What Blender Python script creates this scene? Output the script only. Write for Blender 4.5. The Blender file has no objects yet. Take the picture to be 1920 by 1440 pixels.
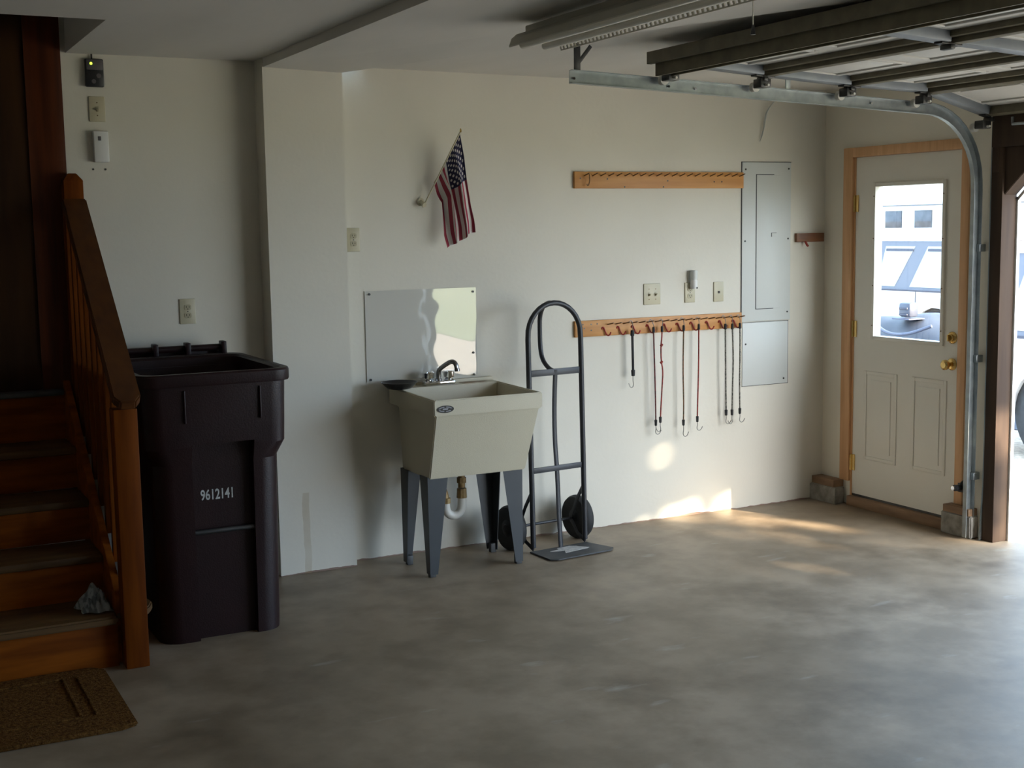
import bpy, bmesh, math, random
from mathutils import Vector, Matrix
random.seed(7)
SC = bpy.context.scene
COL = SC.collection

# ---------------------------------------------------------------- camera
CAM_POS = Vector((0.0, -6.4182, 1.7509))
YAW, PITCH, ROLL, FPX = 0.4732, -0.1196, -0.0163, 2443.28
fwd = Vector((math.sin(YAW)*math.cos(PITCH), math.cos(YAW)*math.cos(PITCH), math.sin(PITCH)))
r0 = Vector((math.cos(YAW), -math.sin(YAW), 0)); u0 = r0.cross(fwd)
rgt = r0*math.cos(ROLL) + u0*math.sin(ROLL); upv = -r0*math.sin(ROLL) + u0*math.cos(ROLL)
cd = bpy.data.cameras.new('camera'); cam = bpy.data.objects.new('camera', cd); COL.objects.link(cam)
cd.sensor_fit = 'HORIZONTAL'; cd.sensor_width = 36.0; cd.lens = FPX/1920*36.0; cd.clip_start = 0.05; cd.clip_end = 200
cam.matrix_world = Matrix(((rgt.x, upv.x, -fwd.x, CAM_POS.x), (rgt.y, upv.y, -fwd.y, CAM_POS.y), (rgt.z, upv.z, -fwd.z, CAM_POS.z), (0, 0, 0, 1)))
SC.camera = cam

# ---------------------------------------------------------------- light
SKY = 7.2
GLOW = 17.0          # bright haze low in the sky down the drive
HAZE_TO = Vector((0.06, -0.97, 0.24)).normalized()
SUN = 36.0
EXPOSURE = 0.0
w = bpy.data.worlds.new('sky'); SC.world = w; w.use_nodes = True
SUN_TO = Vector((0.43, -0.90, 0.40)).normalized()          # towards the sun
wn = w.node_tree; bg = wn.nodes['Background']; bg.inputs[1].default_value = 1.0
wg = wn.nodes.new('ShaderNodeNewGeometry'); dt = wn.nodes.new('ShaderNodeVectorMath'); dt.operation = 'DOT_PRODUCT'; dt.inputs[1].default_value = -HAZE_TO
wn.links.new(wg.outputs['Incoming'], dt.inputs[0])
pw = wn.nodes.new('ShaderNodeMath'); pw.operation = 'MAXIMUM'; pw.inputs[1].default_value = 0.0; wn.links.new(dt.outputs['Value'], pw.inputs[0])
p3 = wn.nodes.new('ShaderNodeMath'); p3.operation = 'POWER'; p3.inputs[1].default_value = 9.0; wn.links.new(pw.outputs[0], p3.inputs[0])
sc = wn.nodes.new('ShaderNodeVectorMath'); sc.operation = 'SCALE'; sc.inputs[0].default_value = (1.0*GLOW, 0.93*GLOW, 0.84*GLOW); wn.links.new(p3.outputs[0], sc.inputs['Scale'])
ad = wn.nodes.new('ShaderNodeVectorMath'); ad.operation = 'ADD'; ad.inputs[1].default_value = (0.54*SKY, 0.75*SKY, 1.0*SKY); wn.links.new(sc.outputs[0], ad.inputs[0])
wn.links.new(ad.outputs[0], bg.inputs[0])
sd = bpy.data.lights.new('sun', 'SUN'); sd.energy = SUN; sd.angle = math.radians(0.26); sd.color = (1.0, 0.84, 0.62)
so = bpy.data.objects.new('sun', sd); COL.objects.link(so); so.location = SUN_TO*30
so.rotation_euler = SUN_TO.to_track_quat('Z', 'Y').to_euler()
pd = bpy.data.lights.new('sky_portal', 'AREA'); pd.shape = 'RECTANGLE'; pd.size = 4.9; pd.size_y = 2.15
po = bpy.data.objects.new('sky_portal', pd); COL.objects.link(po); po.location = (5.63, -3.84, 1.07)
po.rotation_euler = (math.radians(90), 0, math.radians(90)); pd.cycles.is_portal = True
SC.view_settings.view_transform = 'Standard'; SC.view_settings.look = 'None'
SC.view_settings.exposure = EXPOSURE; SC.view_settings.gamma = 1.0; SC.view_settings.use_curve_mapping = False

# ---------------------------------------------------------------- helpers
def srgb(r, g, b):
    f = lambda c: (c/255)/12.92 if c/255 <= .04045 else ((c/255+.055)/1.055)**2.4
    return (f(r), f(g), f(b), 1)

def mat(name, col, rough=.5, metal=0.0, col2=None, scale=(6, 6, 6), detail=4, bump=0.0, bscale=None, spec=.5, lo=.35, hi=.65, trans=0.0, coat=0.0, emit=None, estr=0):
    m = bpy.data.materials.new(name); m.use_nodes = True
    nt = m.node_tree; p = nt.nodes['Principled BSDF']
    p.inputs['Base Color'].default_value = col; p.inputs['Roughness'].default_value = rough
    p.inputs['Metallic'].default_value = metal; p.inputs['Specular IOR Level'].default_value = spec
    if coat: p.inputs['Coat Weight'].default_value = coat; p.inputs['Coat Roughness'].default_value = .08
    if emit: p.inputs['Emission Color'].default_value = emit; p.inputs['Emission Strength'].default_value = estr
    tc = nt.nodes.new('ShaderNodeTexCoord'); mp = nt.nodes.new('ShaderNodeMapping'); mp.inputs['Scale'].default_value = scale
    nt.links.new(tc.outputs['Object'], mp.inputs['Vector'])
    nz = nt.nodes.new('ShaderNodeTexNoise'); nz.inputs['Scale'].default_value = 1.0; nz.inputs['Detail'].default_value = detail
    nt.links.new(mp.outputs[0], nz.inputs['Vector'])
    cr = nt.nodes.new('ShaderNodeValToRGB'); cr.color_ramp.elements[0].position = lo; cr.color_ramp.elements[1].position = hi
    cr.color_ramp.elements[0].color = col2 if col2 else col; cr.color_ramp.elements[1].color = col
    nt.links.new(nz.outputs['Fac'], cr.inputs[0]); nt.links.new(cr.outputs[0], p.inputs['Base Color'])
    if bump:
        b = nt.nodes.new('ShaderNodeBump'); b.inputs['Strength'].default_value = bump; b.inputs['Distance'].default_value = .01
        n2 = nz
        if bscale:
            n2 = nt.nodes.new('ShaderNodeTexNoise'); n2.inputs['Scale'].default_value = bscale; n2.inputs['Detail'].default_value = 3
            nt.links.new(tc.outputs['Object'], n2.inputs['Vector'])
        nt.links.new(n2.outputs['Fac'], b.inputs['Height']); nt.links.new(b.outputs[0], p.inputs['Normal'])
    return m

def lin(r, g, b): return (r, g, b, 1)

class MB:
    """collects shapes (world coordinates) and links them as one mesh object"""
    def __init__(s): s.bm = bmesh.new()
    def _add(s, t):
        me = bpy.data.meshes.new('t'); t.to_mesh(me); t.free(); s.bm.from_mesh(me); bpy.data.meshes.remove(me); return s
    def box(s, x0, x1, y0, y1, z0, z1, bev=0.0, seg=2, M=None):
        t = bmesh.new(); bmesh.ops.create_cube(t, size=1)
        for v in t.verts:
            v.co = Vector(((x0+x1)/2 + v.co.x*(x1-x0), (y0+y1)/2 + v.co.y*(y1-y0), (z0+z1)/2 + v.co.z*(z1-z0)))
        if bev: bmesh.ops.bevel(t, geom=list(t.edges), offset=bev, segments=seg, affect='EDGES', profile=.5)
        if M: t.transform(M)
        return s._add(t)
    def obox(s, c, sx, sy, sz, R, bev=0.0):
        return s.box(-sx/2, sx/2, -sy/2, sy/2, -sz/2, sz/2, bev, 2, Matrix.Translation(Vector(c)) @ R.to_4x4())
    def cyl(s, a, b, ra, rb=None, seg=20, bev=0.0):
        rb = ra if rb is None else rb
        a = Vector(a); b = Vector(b); d = b-a; t = bmesh.new()
        bmesh.ops.create_cone(t, cap_ends=True, segments=seg, radius1=ra, radius2=rb, depth=d.length)
        if bev:
            es = [e for e in t.edges if abs(e.verts[0].co.z-e.verts[1].co.z) < 1e-6]
            bmesh.ops.bevel(t, geom=es, offset=bev, segments=2, affect='EDGES')
        t.transform(Matrix.Translation((a+b)/2) @ d.to_track_quat('Z', 'Y').to_matrix().to_4x4())
        return s._add(t)
    def tube(s, pts, r, seg=10, closed=False, smooth=0, flat=None):
        P = [Vector(p) for p in pts]
        for _ in range(smooth):
            Q = [P[0]]
            for i in range(len(P)-1):
                Q += [P[i].lerp(P[i+1], .25), P[i].lerp(P[i+1], .75)]
            P = Q + [P[-1]]
        rr = r if isinstance(r, (list, tuple)) else None
        t = bmesh.new(); rings = []; n = len(P); up = None
        for i, p in enumerate(P):
            d = (P[(i+1) % n]-P[i-1]) if closed else (P[min(i+1, n-1)]-P[max(i-1, 0)])
            d.normalize()
            if up is None:
                up = Vector((0, 0, 1)) if abs(d.z) < .9 else Vector((1, 0, 0))
            a = d.cross(up).normalized(); b = a.cross(d).normalized(); up = b
            q = (rr[min(int(i*len(rr)/n), len(rr)-1)] if rr else r)
            fa = flat if flat else (1, 1)
            rings.append([t.verts.new(p + a*math.cos(k*2*math.pi/seg)*q*fa[0] + b*math.sin(k*2*math.pi/seg)*q*fa[1]) for k in range(seg)])
        for i in range(n if closed else n-1):
            A = rings[i]; B = rings[(i+1) % n]
            for k in range(seg): t.faces.new((A[k], A[(k+1) % seg], B[(k+1) % seg], B[k]))
        if not closed: t.faces.new(rings[0][::-1]); t.faces.new(rings[-1])
        bmesh.ops.recalc_face_normals(t, faces=t.faces)
        return s._add(t)
    def prism(s, poly, axis, a, b, bev=0.0):
        """2D polygon extruded along axis; for x: (y,z), y: (x,z), z: (x,y)"""
        f = {'x': lambda p, q: (q, p[0], p[1]), 'y': lambda p, q: (p[0], q, p[1]), 'z': lambda p, q: (p[0], p[1], q)}[axis]
        t = bmesh.new(); A = [t.verts.new(f(p, a)) for p in poly]; B = [t.verts.new(f(p, b)) for p in poly]; n = len(poly)
        t.faces.new(A); t.faces.new(B[::-1])
        for i in range(n): t.faces.new((A[i], B[i], B[(i+1) % n], A[(i+1) % n]))
        bmesh.ops.recalc_face_normals(t, faces=t.faces)
        if bev: bmesh.ops.bevel(t, geom=list(t.edges), offset=bev, segments=2, affect='EDGES')
        return s._add(t)
    def loops(s, L, cap0=True, cap1=True, bev=0.0):
        t = bmesh.new(); R = [[t.verts.new(p) for p in l] for l in L]; n = len(L[0])
        for i in range(len(R)-1):
            for k in range(n): t.faces.new((R[i][k], R[i][(k+1) % n], R[i+1][(k+1) % n], R[i+1][k]))
        if cap0: t.faces.new(R[0][::-1])
        if cap1: t.faces.new(R[-1])
        bmesh.ops.recalc_face_normals(t, faces=t.faces)
        if bev: bmesh.ops.bevel(t, geom=list(t.edges), offset=bev, segments=2, affect='EDGES')
        return s._add(t)
    def lathe(s, c, prof, seg=32, M=None):
        """profile (r,z) about the vertical axis through c"""
        t = bmesh.new(); R = []
        for r, z in prof:
            R.append([t.verts.new((r*math.cos(k*2*math.pi/seg), r*math.sin(k*2*math.pi/seg), z)) for k in range(seg)])
        for i in range(len(R)-1):
            for k in range(seg): t.faces.new((R[i][k], R[i][(k+1) % seg], R[i+1][(k+1) % seg], R[i+1][k]))
        t.faces.new(R[0][::-1]); t.faces.new(R[-1])
        bmesh.ops.recalc_face_normals(t, faces=t.faces)
        t.transform(Matrix.Translation(Vector(c)) @ (M.to_4x4() if M else Matrix()))
        return s._add(t)
    def faces(s, verts, faces, thick=0.0):
        t = bmesh.new(); V = [t.verts.new(v) for v in verts]
        for f in faces: t.faces.new([V[i] for i in f])
        if thick:
            bmesh.ops.recalc_face_normals(t, faces=t.faces)
            bmesh.ops.solidify(t, geom=list(t.faces), thickness=thick)
        return s._add(t)
    def build(s, name, m, parent=None, smooth=30, flip=False, **props):
        bm = s.bm
        if smooth:
            lim = math.radians(smooth)
            for f in bm.faces: f.smooth = True
            for e in bm.edges:
                if len(e.link_faces) != 2 or e.calc_face_angle(0) > lim: e.smooth = False
        off = Vector((0, 0, 0)); q = parent
        while q is not None: off += q.location; q = q.parent
        me = bpy.data.meshes.new(name)
        c = None
        if parent is None and bm.verts:
            lo = [min(v.co[i] for v in bm.verts) for i in range(3)]; hi = [max(v.co[i] for v in bm.verts) for i in range(3)]
            c = Vector(((lo[0]+hi[0])/2, (lo[1]+hi[1])/2, lo[2]))
            bm.transform(Matrix.Translation(-c))
        else: bm.transform(Matrix.Translation(-off))
        bm.to_mesh(me); bm.free()
        me.materials.append(m)
        o = bpy.data.objects.new(name, me); COL.objects.link(o)
        if parent is not None: o.parent = parent
        elif c is not None: o.location = c
        for k, v in props.items(): o[k] = v
        return o

def thing(name, label, cat, loc, group=None):
    o = bpy.data.objects.new(name, None); COL.objects.link(o); o.location = loc; o.empty_display_size = .1
    o['label'] = label; o['category'] = cat
    if group: o['group'] = group
    return o
def tag(o, label, cat, group=None):
    o['label'] = label; o['category'] = cat
    if group: o['group'] = group
    return o
def struct(o): o['kind'] = 'structure'; return o
def boxpart(name, m, parent, *a, bev=.002, **props): return MB().box(*a, bev).build(name, m, parent, **props)
def copy_tree(o, loc, label=None):
    c = o.copy(); COL.objects.link(c); c.location = loc
    if label: c['label'] = label
    for ch in list(o.children):
        d = ch.copy(); COL.objects.link(d); d.parent = c
        for g in ch.children:
            e = g.copy(); COL.objects.link(e); e.parent = d
    return c

# ---------------------------------------------------------------- materials
M = {}
def wall_material(name, col, dirt):
    m = mat(name, col, .62, col2=tuple(c*.94 for c in col[:3])+(1,), scale=(1.5, 1.5, 1.5), bump=.07, bscale=45)
    nt = m.node_tree; p = nt.nodes['Principled BSDF']; src = p.inputs['Base Color'].links[0].from_socket
    geo = nt.nodes.new('ShaderNodeNewGeometry'); sep = nt.nodes.new('ShaderNodeSeparateXYZ'); nt.links.new(geo.outputs['Position'], sep.inputs[0])
    nz = nt.nodes.new('ShaderNodeTexNoise'); nz.inputs['Scale'].default_value = 5; nz.inputs['Detail'].default_value = 6
    nt.links.new(geo.outputs['Position'], nz.inputs['Vector'])
    def math_(op, a, b=None, c=None):
        n = nt.nodes.new('ShaderNodeMath'); n.operation = op
        for i, q in enumerate((a, b, c)):
            if q is None: continue
            if isinstance(q, (int, float)): n.inputs[i].default_value = q
            else: nt.links.new(q, n.inputs[i])
        return n.outputs[0]
    # grubby line of dirt where paint meets the slab
    h = math_('MULTIPLY', math_('SUBTRACT', nz.outputs['Fac'], .36), .05)
    edge = math_('LESS_THAN', sep.outputs['Z'], h)
    mx = nt.nodes.new('ShaderNodeMixRGB'); mx.inputs[2].default_value = dirt
    nt.links.new(math_('MULTIPLY', edge, .8), mx.inputs[0]); nt.links.new(src, mx.inputs[1])
    # yellow water streak near the corner of the chase
    dx = math_('ABSOLUTE', math_('SUBTRACT', math_('ADD', sep.outputs['X'], math_('MULTIPLY', nz.outputs['Fac'], .03)), 2.055))
    a = math_('MULTIPLY', math_('LESS_THAN', dx, .018), math_('LESS_THAN', sep.outputs['Z'], .42))
    a = math_('MULTIPLY', a, math_('MULTIPLY', nz.outputs['Fac'], .55))
    m2 = nt.nodes.new('ShaderNodeMixRGB'); m2.inputs[2].default_value = srgb(150, 125, 70)
    nt.links.new(a, m2.inputs[0]); nt.links.new(mx.outputs[0], m2.inputs[1])
    nt.links.new(m2.outputs[0], p.inputs['Base Color'])
    return m
M['wall'] = wall_material('painted_drywall', lin(.68, .65, .565), srgb(105, 62, 38))
M['wall_brightened'] = wall_material('brightened_drywall', lin(.78, .74, .64), srgb(105, 62, 38))  # same wall paint, lightened to stand in for missing light on the right wall
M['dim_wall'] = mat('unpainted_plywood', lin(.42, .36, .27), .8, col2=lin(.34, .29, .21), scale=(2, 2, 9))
M['ceil'] = mat('ceiling_paint', lin(.70, .675, .63), .7, col2=lin(.62, .60, .56), scale=(2.2, .7, 1), bump=.08, bscale=20)

def concrete():
    m = mat('garage_concrete', lin(.335, .262, .185), .5, col2=lin(.215, .158, .100), scale=(1.1, .8, .9), detail=8, lo=.32, hi=.66, spec=1.0)
    nt = m.node_tree; p = nt.nodes['Principled BSDF']; src = p.inputs['Base Color'].links[0].from_socket
    tc = [n for n in nt.nodes if n.type == 'TEX_COORD'][0]
    n2 = nt.nodes.new('ShaderNodeTexNoise'); n2.inputs['Scale'].default_value = 3.5; n2.inputs['Detail'].default_value = 9; n2.inputs['Roughness'].default_value = .62
    nt.links.new(tc.outputs['Object'], n2.inputs['Vector'])
    r2 = nt.nodes.new('ShaderNodeValToRGB'); r2.color_ramp.elements[0].position = .36; r2.color_ramp.elements[0].color = (.66, .63, .58, 1)
    r2.color_ramp.elements[1].position = .62; r2.color_ramp.elements[1].color = (1.1, 1.1, 1.1, 1)
    nt.links.new(n2.outputs['Fac'], r2.inputs[0])
    mu = nt.nodes.new('ShaderNodeMixRGB'); mu.blend_type = 'MULTIPLY'; mu.inputs[0].default_value = 1
    n4 = nt.nodes.new('ShaderNodeTexNoise'); n4.inputs['Scale'].default_value = 1.7; n4.inputs['Detail'].default_value = 7; n4.inputs['Roughness'].default_value = .6
    mp4 = nt.nodes.new('ShaderNodeMapping'); mp4.inputs['Location'].default_value = (3.3, 1.7, 0); nt.links.new(tc.outputs['Object'], mp4.inputs['Vector']); nt.links.new(mp4.outputs[0], n4.inputs['Vector'])
    r4 = nt.nodes.new('ShaderNodeValToRGB'); r4.color_ramp.elements[0].position = .28; r4.color_ramp.elements[0].color = (.55, .50, .44, 1); r4.color_ramp.elements[1].position = .46; r4.color_ramp.elements[1].color = (1, 1, 1, 1)
    nt.links.new(n4.outputs['Fac'], r4.inputs[0])
    m4 = nt.nodes.new('ShaderNodeMixRGB'); m4.blend_type = 'MULTIPLY'; m4.inputs[0].default_value = 1; nt.links.new(src, m4.inputs[1]); nt.links.new(r4.outputs[0], m4.inputs[2])
    nt.links.new(m4.outputs[0], mu.inputs[1]); nt.links.new(r2.outputs[0], mu.inputs[2])
    # pale scuffs
    n3 = nt.nodes.new('ShaderNodeTexNoise'); n3.inputs['Scale'].default_value = 1; n3.inputs['Detail'].default_value = 5
    mp3 = nt.nodes.new('ShaderNodeMapping'); mp3.inputs['Scale'].default_value = (3.0, 9.0, 1); mp3.inputs['Rotation'].default_value = (0, 0, .5)
    nt.links.new(tc.outputs['Object'], mp3.inputs['Vector']); nt.links.new(mp3.outputs[0], n3.inputs['Vector'])
    r3 = nt.nodes.new('ShaderNodeValToRGB'); r3.color_ramp.elements[0].position = .66; r3.color_ramp.elements[0].color = (0, 0, 0, 1)
    r3.color_ramp.elements[1].position = .76; r3.color_ramp.elements[1].color = (.40, .40, .40, 1)
    nt.links.new(n3.outputs['Fac'], r3.inputs[0])
    ms = nt.nodes.new('ShaderNodeMixRGB'); ms.inputs[2].default_value = lin(.5, .48, .44)
    nt.links.new(r3.outputs[0], ms.inputs[0]); nt.links.new(mu.outputs[0], ms.inputs[1])
    nt.links.new(ms.outputs[0], p.inputs['Base Color'])
    rr = nt.nodes.new('ShaderNodeMapRange'); rr.inputs[3].default_value = .42; rr.inputs[4].default_value = .58
    nt.links.new(n2.outputs['Fac'], rr.inputs[0]); nt.links.new(rr.outputs[0], p.inputs['Roughness'])
    return m
M['floor'] = concrete()
M['block'] = mat('rough_concrete', lin(.40, .37, .32), .85, col2=lin(.20, .185, .16), scale=(14, 14, 14), bump=.5)
M['pine'] = mat('pine_trim', lin(.72, .42, .215), .5, col2=lin(.60, .33, .155), scale=(30, 30, 2.5))
M['sill_wood'] = mat('weathered_sill', lin(.33, .20, .11), .65, col2=lin(.20, .115, .06), scale=(14, 2.5, 14))
M['pine_h'] = mat('pine_board', lin(.60, .29, .085), .5, col2=lin(.48, .21, .055), scale=(2.2, 25, 30))
M['stair_v'] = mat('stained_fir_post', lin(.165, .042, .004), .5, col2=lin(.10, .023, .003), scale=(25, 25, 2), spec=.07)
M['stair_h'] = mat('stained_fir_riser', lin(.27, .072, .007), .5, col2=lin(.14, .034, .004), scale=(2, 20, 16), spec=.07)
M['tread'] = mat('worn_tread', lin(.13, .070, .026), .55, col2=lin(.08, .04, .015), scale=(2, 22, 22), spec=.25)
M['rail'] = mat('handrail_stain', lin(.105, .034, .007), .5, col2=lin(.07, .022, .005), scale=(18, 2, 18), spec=.25)
M['dark_door'] = mat('walnut_door', lin(.045, .018, .004), .5, col2=lin(.022, .008, .002), scale=(9, 9, 1.1), detail=6, spec=.15)
M['door_casing'] = mat('red_stained_casing', lin(.085, .019, .003), .5, col2=lin(.05, .011, .002), scale=(30, 30, 2), spec=.2)
M['frame_wood'] = mat('framing_lumber', lin(.065, .038, .022), .85, col2=lin(.04, .022, .013), scale=(14, 14, 1.5))
M['brown_block'] = mat('brown_board', lin(.22, .085, .03), .5, col2=lin(.14, .05, .018), scale=(4, 30, 30))
M['maroon'] = mat('maroon_plastic', lin(.017, .0045, .005), .42, col2=lin(.014, .004, .0045), scale=(8, 8, 8), bump=.10, bscale=160, spec=.32)
M['maroon_in'] = M['maroon']
M['black_metal'] = mat('grey_black_paint', lin(.021, .022, .027), .45, col2=lin(.017, .018, .023))
M['plate_metal'] = mat('toe_plate_paint', lin(.075, .078, .08), .55, col2=lin(.055, .058, .06), scale=(10, 10, 10))
M['rubber'] = mat('black_rubber', lin(.014, .014, .015), .7, col2=lin(.022, .022, .022), scale=(20, 20, 20))
M['black'] = mat('black_plastic', lin(.014, .014, .016), .35)
M['charcoal'] = mat('charcoal_plastic', lin(.10, .09, .095), .4)
M['tub'] = mat('cream_polypropylene', lin(.555, .505, .375), .42, col2=lin(.525, .475, .35), scale=(3, 3, 3), bump=.1, bscale=220)
M['rust'] = mat('rust_stain', lin(.30, .20, .12), .6, col2=lin(.50, .46, .36), scale=(18, 18, 18), lo=.3, hi=.6)
M['leg'] = mat('blue_grey_enamel', lin(.033, .040, .046), .42, col2=lin(.029, .035, .041))
M['chrome'] = mat('chrome', lin(.8, .8, .82), .08, 1.0)
M['pewter'] = mat('tarnished_chrome', lin(.24, .23, .23), .25, 1.0)
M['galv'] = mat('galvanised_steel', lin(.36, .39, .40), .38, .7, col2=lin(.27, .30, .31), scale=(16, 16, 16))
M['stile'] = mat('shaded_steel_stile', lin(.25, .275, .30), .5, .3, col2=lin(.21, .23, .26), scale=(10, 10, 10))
M['darksteel'] = mat('dark_steel', lin(.10, .10, .10), .45, .8, col2=lin(.06, .06, .06))
M['rail_steel'] = mat('olive_brown_rail', lin(.155, .135, .085), .6, col2=lin(.11, .095, .06), scale=(3, 14, 14))
M['skin'] = mat('door_skin_white', lin(.60, .59, .56), .5, col2=lin(.55, .54, .51), scale=(3, 3, 3))
M['brass'] = mat('brass', lin(.72, .50, .19), .18, 1.0)
M['brass_pipe'] = mat('aged_brass_nut', lin(.36, .25, .11), .5, .4, col2=lin(.22, .14, .06), scale=(30, 30, 30))
M['pvc'] = mat('white_pvc', lin(.66, .65, .60), .4)
M['ivory'] = mat('ivory_plate', lin(.50, .46, .325), .4)
M['ivory_dark'] = mat('ivory_toggle', lin(.40, .36, .24), .4)
M['slot'] = mat('dark_slot', lin(.03, .025, .02), .6)
M['white_plastic'] = mat('white_plastic', lin(.70, .70, .68), .35)
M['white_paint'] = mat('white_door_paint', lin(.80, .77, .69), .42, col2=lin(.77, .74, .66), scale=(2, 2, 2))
M['panel'] = mat('panel_paint', lin(.60, .625, .605), .45, col2=lin(.575, .60, .58), scale=(2, 2, 2))
M['seam'] = mat('panel_shadow_gap', lin(.10, .105, .11), .7)
M['screw'] = mat('screw_head', lin(.05, .05, .05), .4, .6)
M['led'] = mat('green_led', lin(.5, .9, .05), .4, emit=lin(.55, 1, .05), estr=3.0)
M['red_vinyl'] = mat('red_vinyl', lin(.30, .028, .022), .4)
M['nail'] = mat('bronze_nail', lin(.16, .09, .04), .4, .5)
M['wire'] = mat('steel_wire', lin(.30, .30, .28), .3, .9)
M['cord_black'] = mat('black_cord', lin(.018, .018, .02), .7)
M['cord_maroon'] = mat('maroon_cord', lin(.17, .035, .035), .8, col2=lin(.06, .02, .02), scale=(120, 120, 60), lo=.45, hi=.5)
M['cord_red'] = mat('red_cord', lin(.33, .045, .035), .8, col2=lin(.17, .03, .025), scale=(120, 120, 60), lo=.45, hi=.5)
M['cord_olive'] = mat('olive_cord', lin(.20, .10, .05), .8, col2=lin(.07, .06, .03), scale=(120, 120, 60), lo=.45, hi=.5)
M['cord_grey'] = mat('speckled_grey_cord', lin(.22, .21, .17), .8, col2=lin(.04, .04, .035), scale=(200, 200, 90), lo=.47, hi=.53)
M['coir'] = mat('coir_mat', lin(.17, .08, .022), .95, col2=lin(.07, .03, .008), spec=.05, scale=(70, 70, 70), bump=.9, bscale=150)
M['rag'] = mat('grey_rag', lin(.30, .32, .33), .9, col2=lin(.12, .13, .14), scale=(60, 14, 30), lo=.45, hi=.55)
M['fixture'] = mat('fixture_enamel', lin(.50, .485, .41), .45, col2=lin(.43, .41, .345), scale=(4, 4, 4))
M['tube'] = mat('unlit_tube', lin(.66, .64, .57), .25)
M['gravel'] = mat('pale_gravel', lin(.50, .415, .32), .9, col2=lin(.30, .25, .20), scale=(30, 30, 30), bump=.6)
M['lawn'] = mat('lawn', lin(.21, .26, .12), .95, col2=lin(.13, .18, .07), scale=(3, 3, 3))
M['leaf'] = mat('leaf', lin(.09, .17, .03), .6, col2=lin(.05, .11, .02), scale=(4, 4, 4))
M['bark'] = mat('bark', lin(.12, .085, .06), .9, col2=lin(.05, .04, .03), scale=(20, 20, 4), bump=.6)
M['siding'] = mat('white_siding', lin(.72, .72, .70), .6)
M['lite'] = mat('dark_window_lite', lin(.045, .05, .06), .12, col2=lin(.075, .08, .095), scale=(6, 6, 6))
M['car_body'] = mat('white_car_paint', lin(.70, .70, .70), .25, coat=.6)
M['car_trim'] = mat('lavender_grey_trim', lin(.105, .11, .135), .5)
M['car_seam'] = mat('car_seam', lin(.035, .035, .055), .5)
M['car_glass'] = mat('car_glass', lin(.30, .31, .33), .05, spec=.8)
M['tarp'] = mat('slate_tarp', lin(.030, .033, .048), .55, col2=lin(.05, .055, .075), scale=(5, 5, 5))
M['engine'] = mat('pale_grey_casing', lin(.055, .06, .085), .4)
M['hose'] = mat('pale_hose', lin(.075, .08, .12), .5)

def splash_material():
    m = mat('clear_acrylic_sheet', lin(.60, .59, .54), .02, spec=.5)
    p = m.node_tree.nodes['Principled BSDF']; p.inputs['IOR'].default_value = 1.6; p.inputs['Coat Weight'].default_value = 1.0; p.inputs['Coat Roughness'].default_value = 0.0
    p.inputs['Roughness'].default_value = .03
    return m
M['splash'] = splash_material()

def glass_material():
    m = bpy.data.materials.new('window_glass'); m.use_nodes = True; nt = m.node_tree; nt.nodes.clear()
    out = nt.nodes.new('ShaderNodeOutputMaterial'); tr = nt.nodes.new('ShaderNodeBsdfTransparent'); gl = nt.nodes.new('ShaderNodeBsdfGlossy')
    tr.inputs[0].default_value = (.93, .95, .95, 1); gl.inputs['Roughness'].default_value = 0.0
    mx = nt.nodes.new('ShaderNodeMixShader'); mx.inputs[0].default_value = .05
    nt.links.new(tr.outputs[0], mx.inputs[1]); nt.links.new(gl.outputs[0], mx.inputs[2]); nt.links.new(mx.outputs[0], out.inputs[0])
    return m
M['glass'] = glass_material()

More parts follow.
